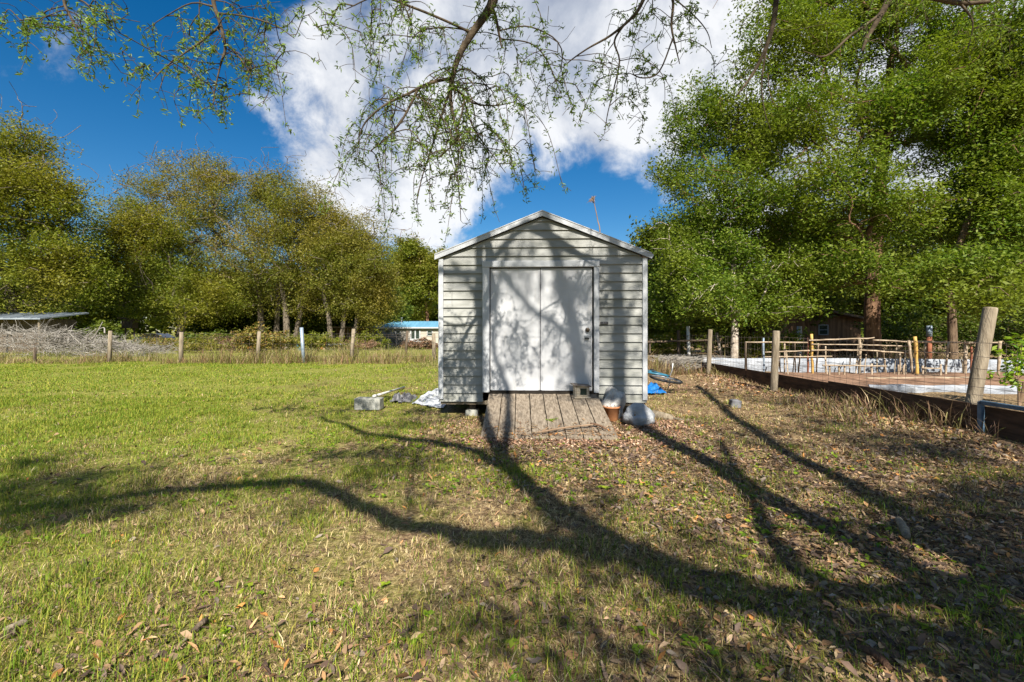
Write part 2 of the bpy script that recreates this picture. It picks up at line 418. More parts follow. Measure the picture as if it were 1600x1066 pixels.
def leaves_np(C, n_per, rad, L, Wd, rng, up=.6, hang=0.0, two=False):
    """clumps of diamond leaves; rad (rx,ry,rz)"""
    K = len(C); n = K*n_per
    c = np.repeat(C, n_per, 0)
    off = rng.normal(0, 1, (n, 3)); off /= np.linalg.norm(off, axis=1, keepdims=True)
    off *= rng.random((n, 1))**.45
    sc = np.repeat(rng.uniform(.6, 1.35, (K, 1)), n_per, 0)
    rot = np.repeat(rng.uniform(0, 2*math.pi, K), n_per)
    o = off*np.array(rad)*sc
    tilt = np.repeat(rng.normal(0, .25, (K, 2)), n_per, 0)
    o[:, 2] += o[:, 0]*tilt[:, 0]+o[:, 1]*tilt[:, 1]
    ox = o[:, 0]*np.cos(rot)-o[:, 1]*np.sin(rot); oy = o[:, 0]*np.sin(rot)+o[:, 1]*np.cos(rot)
    c = c+np.stack([ox, oy, o[:, 2]], 1)
    nr = rng.normal(0, 1, (n, 3)); nr[:, 2] = np.abs(nr[:, 2])+up; nr /= np.linalg.norm(nr, axis=1, keepdims=True)
    d = rng.normal(0, 1, (n, 3))+off*.6; d[:, 2] -= hang; d -= nr*np.sum(d*nr, 1, keepdims=True); d /= np.linalg.norm(d, axis=1, keepdims=True)
    w = np.cross(nr, d); s = rng.uniform(.6, 1.35, (n, 1)); l = d*L*s; w = w*Wd*s
    if not two:
        V = np.stack([c-l*.5, c-w*.5+l*.05, c+l*.5, c+w*.5+l*.05], 1).reshape(-1, 3)
        b = np.arange(n)[:, None]*4
        return V, b+np.arange(4)[None, :]
    f = nr*Wd*s*.28
    V = np.stack([c-l*.5, c-w*.5-l*.1+f, c-w*.38+l*.22+f, c+l*.5-f*.6, c+w*.38+l*.22+f, c+w*.5-l*.1+f], 1).reshape(-1, 3)
    b = np.arange(n)[:, None]*6
    F4 = np.concatenate([b+np.array([[0, 1, 2, 3]]), b+np.array([[0, 3, 4, 5]])], 0)
    return V, F4

def sample_lobes(lobes, n, rng, shell=.45):
    """lobes: (cx,cy,cz,rx,ry,rz)"""
    lb = np.array(lobes, float); w = (lb[:, 3]*lb[:, 4]*lb[:, 5])**(.8); w /= w.sum()
    k = rng.choice(len(lb), n, p=w); v = rng.normal(0, 1, (n, 3)); v /= np.linalg.norm(v, axis=1, keepdims=True)
    r = rng.random((n, 1))**shell
    return lb[k, :3]+v*r*lb[k, 3:]*(1+rng.normal(0, .17, (n, 1)))+rng.normal(0, .09, (n, 3))*lb[k, 3:]
def plobes(px, Y, deep=1.0, jit=0.0, rng=None):
    out = []
    for q in px:
        u, v, ru, rv = q[:4]; y = Y+(q[4] if len(q) > 4 else 0); c = U(u, v, y)
        rx, rz = ru*y/F, rv*y/F
        out.append((c[0], y, c[2], rx, max(rx, rz)*deep, rz))
    return out

def make_tree(name, label, cat, base, fork, lobes, n_att, n_leaf, clump, L, Wd, lm, bm, trunk_r, seed, bare=0.0, group=None, trunk_pts=None,
              tip=.012, ex=.5, step=.6, extra_bare=0, bf=.25, shell=.45, up=.6, floor=.6, trunks=1, per=None):
    rng = np.random.default_rng(seed); t = thing(name, base, label, cat, group)
    base = np.array(base, float); sk = Skel(rng)
    starts = [(base, fork)] if trunk_pts is None else [(p[0], p[-1]) for p in trunk_pts]
    last = []
    if trunk_pts is None:
        mid = (base+np.array(fork))/2+rng.normal(0, trunk_r*.6, 3)*np.array([1, 1, 0])
        trunk_pts = [[base+np.array([0, 0, -.15]), mid, np.array(fork)]]
    for ti, tp in enumerate(trunk_pts):
        if ti == 0: sk.path(tp, [trunk_r*1.35, trunk_r, trunk_r*.55 if len(tp) > 3 else trunk_r*.8], -1, 6)
        else: sk.path([sk.P[0]]+tp, [trunk_r*.8, trunk_r*1.1, trunk_r*.9, trunk_r*.7], 0, 6)
    # root flare
    for tp in trunk_pts:
        b0 = np.array(tp[0])
        for k in range(5):
            a = k*1.256+rng.uniform(-.3, .3); d = np.array([math.cos(a), math.sin(a), 0])
            i = sk.nearest(b0+np.array([0, 0, .5])); sk.path([sk.P[i], b0+d*trunk_r*1.2+np.array([0, 0, .25]), b0+d*trunk_r*2.3+np.array([0, 0, -.1])], [trunk_r*.5, trunk_r*.5, trunk_r*.2], i, 2)
    att = sample_lobes(lobes, n_att, rng, shell); att = att[att[:, 2] > base[2]+floor]
    first = 0
    tips = sk.grow(att, bf, step, .15, first, .07)
    tips = np.array(tips); P = np.array(sk.P)
    keep = rng.random(len(tips)) > bare
    q_ = P[tips]; gs = 1/(clump[0]*2.2); gap = .6*vnoise(q_[:, 0]*gs+q_[:, 2]*gs*.5, q_[:, 2]*gs-q_[:, 0]*gs*.4+q_[:, 1]*gs*.6, seed)+.4*vnoise(q_[:, 0]*gs*2.1, q_[:, 2]*gs*2.1, seed+1)
    keep &= gap > (.26 if lm is M['leaf_right'] else .25)
    C = P[tips[keep]]
    # secondary twig clumps part-way along the twigs
    sec = np.array([sk.par[sk.par[i]] if sk.par[i] >= 0 and sk.par[sk.par[i]] >= 0 else i for i in tips[keep]])
    r = sk.radii(tip, ex); sec = sec[r[sec] < tip*2.6]
    C = np.concatenate([C, P[sec]+rng.normal(0, clump[0]*.4, (len(sec), 3))])
    if extra_bare:
        cen = np.mean(att, 0); hi = P[tips]; sc_ = (hi[:, 2]-cen[2])/np.std(hi[:, 2])+rng.normal(0, .7, len(hi)); ab = hi[np.argsort(-sc_)[:extra_bare]]
        d = ab-cen; d /= np.linalg.norm(d, axis=1, keepdims=True)
        ab = np.repeat(ab, 3, 0); d = np.repeat(d, 3, 0)+rng.normal(0, .55, (len(ab), 3))
        sk.grow(ab+d*clump[0]*rng.uniform(.6, 1.15, (len(ab), 1))+np.array([0, 0, clump[0]*.3]), .05, step*.5, 0, 0, .1)
    me = sk.mesh('trunk', tip, ex, 6, trunk_r*.48)
    link_mesh('trunk', me, bm, t, True)
    V, Fc = leaves_np(C, n_leaf, clump, L, Wd, rng, up)
    link_mesh('crown', np_mesh('crown', V, Fc), lm, t)
    return t

def gz(p): return float(H(p[0], p[1]))
def gp(u, Y): x = (u-CU)*Y/F; return np.array([x, Y, gz((x, Y))])

# ------------------------------------------------------------------ left tree line
GL = 'trees beyond the wire fence on the left'
LK = 2.5
def ltree(label, u, Y, px, seed, lm, n_att=520, n_leaf=50, bare=.06, forkv=470, tr=.35, extra=60, bm='bark_grey', L=.165, clump=(1.15, 1.15, .75), leafw=.08, trunks=None, deep=1.0, name='oak_tree', cat='tree', group=GL, floor=1.2):
    b = gp(u, Y); f = U(u+random.uniform(-8, 8), forkv, Y)
    tp = None
    if trunks:
        tp = [[gp(a, Y+dy)+np.array([0, 0, -.15]), U((a+c)/2+2, (forkv+520)/2, Y+dy), U(c, forkv-10, Y+dy)] for a, c, dy in trunks]
    return make_tree(name, label, cat, b, f, plobes(px, Y, deep), n_att, int(n_leaf*LK), clump, L, leafw, M[lm], M[bm], tr, seed, bare, group, tp, tip=.016, ex=.46, step=.9, extra_bare=extra, floor=floor)
ltree('tall olive green tree cut by the left edge of the photo, twiggy at its top', 18, 30,
      [(10, 255, 70, 60), (60, 300, 75, 50), (5, 340, 120, 60), (90, 350, 55, 40), (70, 415, 85, 45), (-70, 300, 90, 130), (20, 225, 40, 40), (-20, 430, 90, 50), (120, 440, 50, 30), (110, 385, 45, 45), (100, 300, 40, 35), (30, 470, 90, 30)], 11, 'leaf_olive2', 640, 56, .12, 455, .4, 90)
ltree('leafy green tree with a single dark trunk, between leftmost tree and tallest oak', 283, 38,
      [(215, 385, 60, 45), (180, 430, 60, 45), (270, 440, 70, 45), (320, 470, 60, 35), (230, 480, 60, 25), (160, 370, 40, 35), (150, 420, 50, 50), (200, 345, 40, 35), (250, 360, 50, 40)], 12, 'leaf_olive2', 480, 46, .08, 480, .3, 30)
ltree('tallest olive oak in the left background, thin twiggy top against blue sky', 415, 43,
      [(300, 285, 60, 42), (330, 270, 45, 30), (235, 300, 35, 35), (365, 330, 75, 50), (290, 350, 95, 45), (390, 400, 90, 55), (250, 395, 60, 45), (340, 440, 80, 40), (215, 330, 40, 40), (400, 450, 70, 40), (355, 475, 50, 24), (300, 400, 60, 50), (330, 315, 70, 45)], 13, 'leaf_olive', 700, 46, .2, 440, .26, 110,
      trunks=[(409, 400, 0), (428, 436, 1)])
ltree('broad golden olive oak with forked dark trunks right of the tallest oak', 455, 42,
      [(455, 320, 60, 42), (425, 300, 40, 28), (500, 345, 60, 45), (450, 390, 90, 50), (530, 390, 60, 50), (490, 440, 80, 40), (560, 440, 40, 35), (400, 300, 40, 30), (470, 360, 70, 50), (482, 476, 40, 20), (530, 340, 35, 30)], 14, 'leaf_olive', 640, 46, .14, 455, .26, 70,
      trunks=[(449, 440, 0), (457, 478, .8)])
ltree('yellowish oak with leaning trunks at the right end of the left tree group', 530, 40,
      [(560, 385, 40, 40), (590, 430, 32, 50), (545, 435, 55, 45), (520, 400, 45, 40), (570, 480, 45, 25), (605, 470, 20, 28)], 15, 'leaf_olive', 480, 46, .14, 470, .2, 50,
      trunks=[(518, 505, 0), (530, 540, .5), (548, 565, 1)])
ltree('distant grey green tree standing just left of the white shed behind the blue roof', 655, 66,
      [(640, 393, 32, 20), (668, 410, 28, 28), (625, 425, 26, 30), (655, 440, 36, 30), (640, 470, 40, 25), (690, 430, 25, 40)], 16, 'leaf_olive2', 420, 40, .05, 480, .28, 20, L=.3, leafw=.16, clump=(1.5, 1.5, .7),
      trunks=[(634, 628, 0), (668, 664, 0)], bm='bark_red')
# understorey behind the fence
GU = 'dark undergrowth trees in the left background'
und = [(120, 46, 440, 60, 'wide dark undergrowth tree above the grey metal roof at far left'),
       (345, 50, 460, 55, 'dark undergrowth tree behind the trunks of the tallest oak'),
       (490, 52, 462, 55, 'shaded undergrowth tree behind the forked oak trunks'),
       (575, 54, 470, 45, 'low undergrowth tree left of the blue roofed home')]
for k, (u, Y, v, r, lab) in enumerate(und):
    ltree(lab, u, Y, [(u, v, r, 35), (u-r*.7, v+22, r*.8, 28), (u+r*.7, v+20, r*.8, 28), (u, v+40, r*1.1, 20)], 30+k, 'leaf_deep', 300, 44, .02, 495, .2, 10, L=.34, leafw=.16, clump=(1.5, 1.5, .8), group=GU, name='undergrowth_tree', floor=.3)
# far wood: one mass
rng = np.random.default_rng(5)
C = []
for i in range(3200):
    Y = rng.uniform(95, 125); u = rng.uniform(-500, 2100)
    top = 6+7*vnoise(u*.012, 0, 9)+4*vnoise(u*.05, 3, 4)
    C.append([(u-CU)*Y/F, Y, -.6+top*rng.random()**.6])
V, Fc = leaves_np(np.array(C), 44, (2.4, 2.4, 1.6), 1.7, .95, rng, .4)
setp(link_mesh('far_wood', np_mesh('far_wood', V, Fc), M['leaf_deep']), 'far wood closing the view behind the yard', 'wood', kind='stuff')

# ------------------------------------------------------------------ right trees
b = gp(1365, 18.0)
make_tree('oak_tree', 'huge bright green oak with thick reddish trunk filling the upper right of the sky', 'tree', b, U(1368, 330, 18.0),
          plobes([(1235, 75, 80, 70, -1), (1340, 40, 100, 80), (1470, 60, 100, 80), (1130, 175, 75, 60), (1240, 190, 90, 60, -2), (1370, 180, 90, 70), (1500, 200, 100, 80),
                  (1065, 285, 55, 50), (1150, 300, 80, 50, -2), (1270, 310, 90, 50, -3), (1400, 330, 100, 50, -3), (1520, 350, 90, 60, -1), (1280, 430, 65, 30, -2), (1455, 440, 75, 35, -3), (1180, 230, 70, 60, 1), (1080, 215, 55, 45), (1210, 375, 70, 40, -1), (1330, 270, 80, 50, -3), (1420, 160, 60, 50, -3), (1340, 400, 55, 30, -3), (1560, 250, 70, 60, -3), (1500, 110, 80, 70, -3), (1290, 370, 70, 35, -1), (1120, 360, 50, 35), (1085, 360, 60, 40, 0), (1290, -60, 120, 70), (1450, -60, 130, 70)], 18, .9),
          2000, 100, (.62, .62, .4), .12, .053, M['leaf_right'], M['bark_red'], .22, 21, .05, None,
          [[b+np.array([0, 0, -.2]), U(1363, 470, 18.0), U(1372, 330, 18.1), U(1385, 190, 18.3), U(1392, 90, 18.4)]], tip=.011, ex=.46, step=.5, extra_bare=60, floor=2.0)
b = gp(1147, 15.5)
make_tree('slender_tree', 'slender green tree with pale mottled trunk just right of the white shed', 'tree', b, U(1146, 430, 15.5),
          plobes([(1070, 425, 45, 32), (1150, 390, 45, 25), (1110, 460, 70, 32, -1), (1190, 430, 55, 35), (1090, 350, 30, 25, 1), (1240, 400, 30, 22), (1160, 340, 25, 30, .5), (1150, 490, 60, 14), (1040, 470, 30, 30, 1), (1215, 480, 50, 22, 0), (1060, 385, 45, 25, 1), (1045, 500, 30, 20, 1)], 15.5, 1.0),
          520, 56, (.48, .48, .34), .11, .05, M['leaf_right'], M['bark_pale'], .1, 22, .05, None,
          [[b+np.array([0, 0, -.2]), U(1148, 500, 15.5), U(1145, 440, 15.5), U(1150, 380, 15.6)]], tip=.007, ex=.5, step=.4, extra_bare=25, floor=1.2)
b = gp(1490, 15.0)
make_tree('leaning_oak_tree', 'dark trunked oak at the right edge, leafy skirts behind the tall leaning fence post', 'tree', b, U(1484, 430, 15.0),
          plobes([(1590, 70, 90, 90), (1640, 200, 110, 100), (1570, 300, 80, 60), (1500, 420, 70, 32, -2), (1580, 430, 70, 40, -3), (1620, 350, 80, 70, -1), (1550, 465, 60, 22, -4), (1690, 420, 80, 70), (1580, 180, 70, 60)], 15, .9),
          820, 76, (.58, .58, .4), .12, .054, M['leaf_right'], M['bark'], .1, 23, .05, None,
          [[b+np.array([0, 0, -.2]), U(1487, 490, 15), U(1484, 430, 15), U(1530, 300, 15), U(1580, 180, 15)]], tip=.009, ex=.5, step=.45, extra_bare=20, floor=1.5)
GR = 'shaded woodland trees behind the garden on the right'
wood = [(1035, 27, 430, 50, 'woodland tree touching the right eave of the shed, behind the slender tree'),
        (1110, 29, 450, 60, 'woodland tree behind the pale mottled trunk'),
        (1238, 26, 420, 60, 'woodland tree with dark bare trunk left of the brown barn'),
        (1330, 33, 400, 70, 'woodland tree overhanging the barn roof'),
        (1430, 30, 420, 70, 'shadowy woodland tree just right of the thick reddish trunk'),
        (1540, 29, 410, 75, 'shadowy woodland tree behind the tall leaning post'),
        (1640, 27, 420, 80, 'woodland tree closing the garden at the far right edge')]
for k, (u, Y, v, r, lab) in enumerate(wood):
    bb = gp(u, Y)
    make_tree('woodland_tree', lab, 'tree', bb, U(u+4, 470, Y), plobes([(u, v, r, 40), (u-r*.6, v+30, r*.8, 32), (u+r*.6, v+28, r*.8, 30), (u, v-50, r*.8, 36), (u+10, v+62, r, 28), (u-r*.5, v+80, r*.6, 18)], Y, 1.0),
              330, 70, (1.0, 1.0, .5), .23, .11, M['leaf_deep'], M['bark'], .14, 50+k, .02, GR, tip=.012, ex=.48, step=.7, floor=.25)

# ------------------------------------------------------------------ white shed
sh = thing('garden_shed', (.445, 6.74, 0), 'white sided garden shed with gable front and double doors in the lawn', 'shed', rz=-R(2.2))
HW, DEP = 1.525, 4.9
Z0, ZE, ZA = .208, 2.33, 2.94
def gable(x): return ZE+(ZA-ZE)*(1-abs(x)/HW)
mb = MB(); zc = Z0; DL, DR, DT = -.88, .834, 2.3
course = .127
def lapstrip(mb, x0, x1, z0, z1, y=0):
    x0t, x1t = x0, x1
    # bottom lip 14 mm proud, tapering to the wall
    mb.add([(x0, y-.027, z0), (x1, y-.027, z0), (x1, y-.002, z1), (x0, y-.002, z1), (x0, y, z0), (x1, y, z0)], [(0, 1, 2, 3), (4, 5, 1, 0)])
z = Z0
while z < ZA-.02:
    z1 = min(z+course, ZA-.005)
    for (a, b2) in ([(-HW, DL), (DR, HW)] if z < DT-.1 else [(-HW, HW)]):
        if z1 <= ZE: lapstrip(mb, a, b2, z, z1)
        else:
            xm0 = HW*(1-(max(z, ZE)-ZE)/(ZA-ZE)); xm1 = HW*(1-(z1-ZE)/(ZA-ZE))
            mb.add([(-xm0, -.027, z), (xm0, -.027, z), (xm1, -.002, z1), (-xm1, -.002, z1), (-xm0, 0, z), (xm0, 0, z)], [(0, 1, 2, 3), (4, 5, 1, 0)])
    z = z1
mb.build('front_siding', M['siding'], sh, world=False)
mb = MB()
for sx in (-1, 1):
    z = Z0
    while z < ZE-.02:
        z1 = min(z+course, ZE)
        mb.add([(sx*(HW+.014), .01, z), (sx*(HW+.014), DEP, z), (sx*HW, DEP, z1), (sx*HW, .01, z1), (sx*HW, .01, z), (sx*HW, DEP, z)], [(0, 1, 2, 3), (0, 4, 5, 1)])
        z = z1
mb.add([(-HW, DEP, Z0), (HW, DEP, Z0), (HW, DEP, ZE), (0, DEP, ZA), (-HW, DEP, ZE)], [(0, 4, 3, 2, 1)])
mb.add([(-HW+.01, .03, Z0), (DL, .03, Z0), (DL, .03, 2.5), (-HW+.01, .03, 2.3)], [(0, 1, 2, 3)])
mb.add([(DR, .03, Z0), (HW-.01, .03, Z0), (HW-.01, .03, 2.3), (DR, .03, 2.5)], [(0, 1, 2, 3)])
mb.build('side_walls', M['siding'], sh, world=False)
# roof
OV = .05; sl = (ZA-ZE)/HW
mb = MB()
for sx in (-1, 1):
    xo = HW+.06; zo = ZE-.06*sl
    P = [(0, -OV, ZA+.045), (sx*xo, -OV, zo+.045), (sx*xo, -OV, zo+.075), (0, -OV, ZA+.075)]
    mb.prism(P, (0, DEP+.15, 0))
    for i in range(17):   # standing ribs
        y = .12+i*.29
        mb.prism([(0, y, ZA+.075), (sx*xo, y, zo+.075), (sx*xo, y, zo+.09), (0, y, ZA+.09)], (0, .03, 0))
mb.build('roof', M['white_paint'], sh, world=False)
for sx in (-1, 1):
    mb = MB(); xo = HW+.065; zo = ZE-.065*sl
    mb.prism([(0, -OV-.022, ZA+.008), (sx*xo, -OV-.022, zo+.008), (sx*xo, -OV-.022, zo+.085), (0, -OV-.022, ZA+.085)], (0, .02, 0))
    mb.prism([(0, -OV-.03, ZA+.078), (sx*xo, -OV-.03, zo+.078), (sx*xo, -OV-.03, zo+.092), (0, -OV-.03, ZA+.092)], (0, .1, 0))
    if sx > 0: mb.prism([(xo, -OV-.022, zo+.008), (xo+.03, -OV-.022, zo+.06), (xo, -OV-.022, zo+.085)], (0, .3, 0))
    mb.build('rake_trim', M['white_paint'], sh, world=False)
    mb = MB(); mb.box((sx*(HW-.028), -.036, (.24+ZE)/2), (.064, .022, ZE-.24-.01), bev=.003); mb.box((sx*(HW+.008), .03, (.24+ZE)/2), (.022, .09, ZE-.25), bev=.003)
    mb.build('corner_trim', M['white_paint'], sh, world=False)
# frame
mb = MB()
mb.box((-.828, -.035, (.35+2.195)/2), (.104, .065, 2.195-.35), bev=.006)
mb.box((.795, -.035, (.35+2.195)/2), (.076, .065, 2.195-.35), bev=.006)
mb.box((-.023, -.037, 2.243), (1.72, .072, .094), bev=.006)
mb.build('door_frame', M['white_paint'], sh, world=False)
mb = MB(); mb.box((-.02, .022, 1.27), (1.57, .02, 1.86)); mb.box((-.02, -.005, .35), (1.6, .06, .035)); mb.build('threshold', M['dark'], sh, world=False)
def door(x0, x1, name='door'):
    mb = MB(); mb.box(((x0+x1)/2, -.002, (.375+2.182)/2), (x1-x0, .03, 2.182-.375), bev=.004)
    for xx in (x0+.012, x1-.012): mb.box((xx, -.02, (.375+2.182)/2), (.022, .008, 1.79), bev=.002)
    return mb.build(name, M['door'], sh, world=False)
dl = door(-.765, -.03); dr = door(-.022, .735)
mb = MB(); mb.box((-.026, -.026, 1.275), (.016, .012, 1.78), bev=.003); mb.build('astragal', M['rag'], dl, world=False)
mb = MB(); mb.lathe((.667, -.05, 1.273), [(.004, -.012), (.022, -.012), (.03, 0), (.034, .02), (.034, .034)], 20, 'y'); mb.build('deadbolt', M['brass'], dr, True, world=False)
mb = MB(); mb.box((.655, -.03, 1.165), (.075, .022, .05), bev=.006); mb.box((.655, -.044, 1.172), (.05, .012, .02), bev=.003); mb.build('hasp', M['metal'], dr, world=False)
mb = MB(); mb.box((.655, -.055, 1.147), (.066, .018, .018), bev=.004); mb.build('latch', M['black'], dr, world=False)
mb = MB(); mb.box((.909, -.036, 1.375), (.112, .014, .036), bev=.002); pl = mb.build('number_plate', M['black'], sh, world=False)
mb = MB()
for k in range(4):   # the characters are too small to read in the photo: worn digit strokes
    x = .909-.036+k*.024
    mb.box((x, -.0445, 1.375), (.005, .002, .02))
    if k in (1, 2): mb.box((x+.005, -.0445, 1.384), (.006, .002, .003))
mb.build('digits', M['rag'], pl, world=False)
# floor rim, skids and piers
mb = MB(); mb.box((0, DEP/2, .185), (2*HW-.02, DEP-.03, .045)); mb.build('floor_rim', M['post'], sh, world=False)
for sx in (-1.05, 0, 1.05):
    mb = MB(); mb.box((sx, DEP/2+.03, .115), (.09, DEP-.2, .09)); mb.build('skid', M['post_dark'], sh, world=False)
for sx, sy in ((-1.05, .12), (1.05, .12), (-1.05, 2.4), (1.05, 2.4), (-1.05, 4.6), (1.05, 4.6), (1.42, .1)):
    mb = MB(); mb.box((sx, sy, .02), (.19, .19, .1) if sx != 1.42 else (.06, .08, .22), bev=.008); mb.build('pier', M['concrete'], sh, world=False)

# ramp
rp = thing('wooden_ramp', (.445, 5.9, 0), 'weathered grey plank ramp leading up to the double doors of the white shed', 'ramp', rz=-R(1.0))
n = 8; x0 = -.8; wd = 1.59/n
for k in range(n):
    mb = MB(); xa = x0+k*wd+.006; xb = x0+(k+1)*wd-.006; yb = -.62-random.uniform(0, .045); yt = .79
    zb, zt = .045+random.uniform(-.004, .004), .335
    vs = []
    cols = 3; rows = 14
    for j in range(rows+1):
        y = yb+(yt-yb)*j/rows; z = zb+(zt-zb)*j/rows
        for i in range(cols+1):
            cup = .005*math.cos((i/cols-.5)*math.pi)
            vs.append((xa+(xb-xa)*i/cols+random.uniform(-.0015, .0015), y, z-cup+random.uniform(-.001, .001)))
    nv = len(vs); vs += [(a, b2, c-.032) for a, b2, c in vs]
    fs = []; w = cols+1
    for j in range(rows):
        for i in range(cols):
            q = (j*w+i, j*w+i+1, (j+1)*w+i+1, (j+1)*w+i); fs.append(q); fs.append(tuple(t+nv for t in q[::-1]))
    per = [i for i in range(w)]+[j*w+cols for j in range(1, rows+1)]+[rows*w+i for i in range(cols-1, -1, -1)]+[j*w for j in range(rows-1, 0, -1)]
    for a in range(len(per)):
        p, q = per[a], per[(a+1) % len(per)]; fs.append((p, p+nv, q+nv, q))
    mb.add(vs, fs)
    mb.build('plank', M['plank'], rp, world=False)
for yy, zz in ((-.45, .015), (.1, .11), (.68, .2)):
    mb = MB(); mb.box((-.005, yy, zz), (1.5, .085, .08 if zz > .05 else .04)); mb.build('cross_beam', M['post_dark'], rp, world=False)

mb = MB()
for k in range(8):
    for yy in (-.45, .1, .68):
        for dx in (-.045, .045):
            z = .045+(yy+.62)/1.41*.29; mb.lathe((x0+(k+.5)*wd+dx+random.uniform(-.008, .008), yy, z-.002), [(.001, -.004), (.0055, -.002), (.0055, .002), (.001, .003)], 7)
mb.build('nail_heads', M['brass'], rp, world=False)['kind'] = 'stuff'
# small wooden cat house
cx, cy = (908-800)*6.56/F, 6.56
cb = thing('nest_box', (cx, cy, .298), 'small weathered wooden box house with slanted roof standing on top of the ramp', 'box', rz=R(4))
mb = MB(); w, d, h = .2, .17, .16; t = .016
mb.box((-w/2+t/2, 0, h/2+.012), (t, d, h), bev=.002); mb.box((w/2-t/2, 0, h/2+.012), (t, d, h), bev=.002)
mb.box((0, d/2-t/2, h/2+.012), (w-2*t, t, h)); mb.box((0, 0, .01), (w+.03, d+.02, .02), bev=.003)
mb.box((-w/2+.045, -d/2+.006, h/2+.012), (.05, .012, h), bev=.002); mb.box((w/2-.02, -d/2+.006, h/2+.012), (.034, .012, h), bev=.002)
mb.box((.02, -d/2+.007, h-.004), (w-.09, .01, .03)); mb.box((.02, -d/2+.007, .034), (w-.09, .01, .026))
mb.build('body', M['cat_wood'], cb, world=False)
mb = MB(); mb.box((.022, -d/2+.02, h/2+.01), (.1, .006, .1)); mb.build('opening', M['glass_dark'], cb, world=False)
mb = MB(); mb.box((-.008, -.01, h+.024), (w+.06, d+.06, .016), Matrix.Rotation(R(5), 3, 'Y'), bev=.003); mb.build('roof', M['cat_roof'], cb, world=False)

# ------------------------------------------------------------------ bags, pot, log
def sack(name, label, cat, c, sx, sy, sz, m, seed, knot=None, pleat=9, lean=(0, 0), lump=.35):
    """lumpy tied bag as a closed sheet with pleats running to its neck"""
    rs = random.Random(seed); nu, nv = 40, 22; vs = []
    ax = Vector(knot).normalized() if knot else Vector((0, 0, 1))
    Q = Vector((0, 0, 1)).rotation_difference(ax).to_matrix()
    ph = [rs.uniform(0, 6.28) for _ in range(6)]
    for j in range(nv+1):
        t = j/nv; th = math.pi*t
        for i in range(nu):
            a = 2*math.pi*i/nu
            r = math.sin(th)**.8
            zz = -math.cos(th)
            pl_ = .05*math.sin(pleat*a+ph[0]+2*t)*max(0, t-.25)**1.2+.035*math.sin(3*a+ph[1]+3*t)+.03*math.sin(5*a+ph[2]-4*t)
            r *= 1+pl_*(2.6 if t > .55 else 1.2)
            if t > .86: r = r*.8+.02; zz = zz-(t-.86)*1.1
            p = Q @ Vector((r*math.cos(a), r*math.sin(a), zz))
            p = Vector((p.x*sx+lean[0]*max(p.z, 0)*sx, p.y*sy+lean[1]*max(p.z, 0)*sy, p.z*sz))
            if p.z < -.72*sz: p.z = -.72*sz+(p.z+.72*sz)*.12
            dn = 1+lump*(float(vnoise(p.x/sx*1.3+seed, p.z/sz*1.3+p.y/sy*1.1, seed))-.5)+lump*.5*(float(vnoise(p.x/sx*3.1, p.z/sz*3.1+p.y/sy*2.3, seed+1))-.5); p = Vector((p.x*dn, p.y*dn, p.z*(dn if p.z > 0 else 1)))
            vs.append((c[0]+p.x, c[1]+p.y, c[2]+.75*sz+p.z))
    fs = [(j*nu+i, j*nu+(i+1) % nu, (j+1)*nu+(i+1) % nu, (j+1)*nu+i) for j in range(nv) for i in range(nu)]
    fs += [tuple(range(nu))[::-1], tuple(nv*nu+i for i in range(nu))]
    mb = MB(); mb.add(vs, fs)
    t = thing(name, c, label, cat)
    mb.build('sack', m, t, True)
    if knot:
        k = Vector(c)+Vector((0, 0, .75*sz))+Vector((ax.x*sx, ax.y*sy, ax.z*sz))*.78
        mb = MB(); mb.lathe((k.x, k.y, k.z), [(.006, -.02), (.014, -.012), (.012, 0), (.02, .012), (.008, .02)], 10, 'y', .15); mb.build('knot', M['twig_brown'], t, True)
    return t
m, nt = new_mat('white_plastic_bag'); M['bag'] = m
c = ramp(nt, noise(nt, 6, 5), [(.3, (.2, .21, .22)), (.6, (.38, .39, .4))])
finish(nt, c, .6, .3, 0, noise(nt, 16, 4, (1, 1, 1), .6, dist=1.5), .9, .02)
m, nt = new_mat('dirty_cream_bag'); M['bag2'] = m
c = ramp(nt, noise(nt, 9, 5), [(.35, (.18, .18, .19)), (.5, (.36, .35, .32)), (.65, (.52, .5, .46))])
finish(nt, c, .5, .4, 0, noise(nt, 18, 4, (1, 1, 1), .6, dist=1.2), .9, .02)
p = G(1001, 667); sack('plastic_bag', 'round white plastic bag tied at its neck, lying right of the terracotta pot', 'bag', (p[0], p[1]+.1, 0), .2, .17, .165, M['bag'], 3, (-.5, -.8, .25), 9)
p = U(954, 640, 6.55); sack('cream_bag', 'upright dirty cream bag slumped against the shed behind the terracotta pot', 'bag', (p[0], 6.52, 0), .165, .13, .23, M['bag2'], 5, (.35, -.2, 1), 6, (.35, .1), .75)
p = G(958, 659)
mb = MB(); mb.lathe((p[0], p[1]+.1, 0), [(.005, .0), (.085, .0), (.09, .004), (.112, .175), (.121, .178), (.123, .2), (.112, .202), (.106, .17), (.1, .16), (.004, .158)], 28, 'z')
pt = thing('flower_pot', (p[0], p[1]+.1, 0), 'square shouldered terracotta flower pot beside the foot of the ramp', 'pot'); mb.build('pot', M['terracotta'], pt, True)
mb = MB()
for k in range(34):
    a = random.uniform(0, 6.28); r = random.uniform(0, .09); q = np.array([p[0]+r*math.cos(a), p[1]+.1+r*math.sin(a), .15])
    mb.tube([q, q+np.array([random.uniform(-.04, .04), random.uniform(-.04, .04), random.uniform(.02, .09)])], [.004, .002], 4)
mb.build('dry_stems', M['twig_brown'], pt)
p = G(1036, 658)
mb = MB(); a = np.array([p[0]-.1, p[1]+.2, .06]); b2 = np.array([p[0]+.14, p[1]-.02, .035])
mb.tube([a+(b2-a)*t for t in (0, .03, .3, .6, .9, 1)], [.04, .062, .066, .058, .05, .03], 14, True, .06)
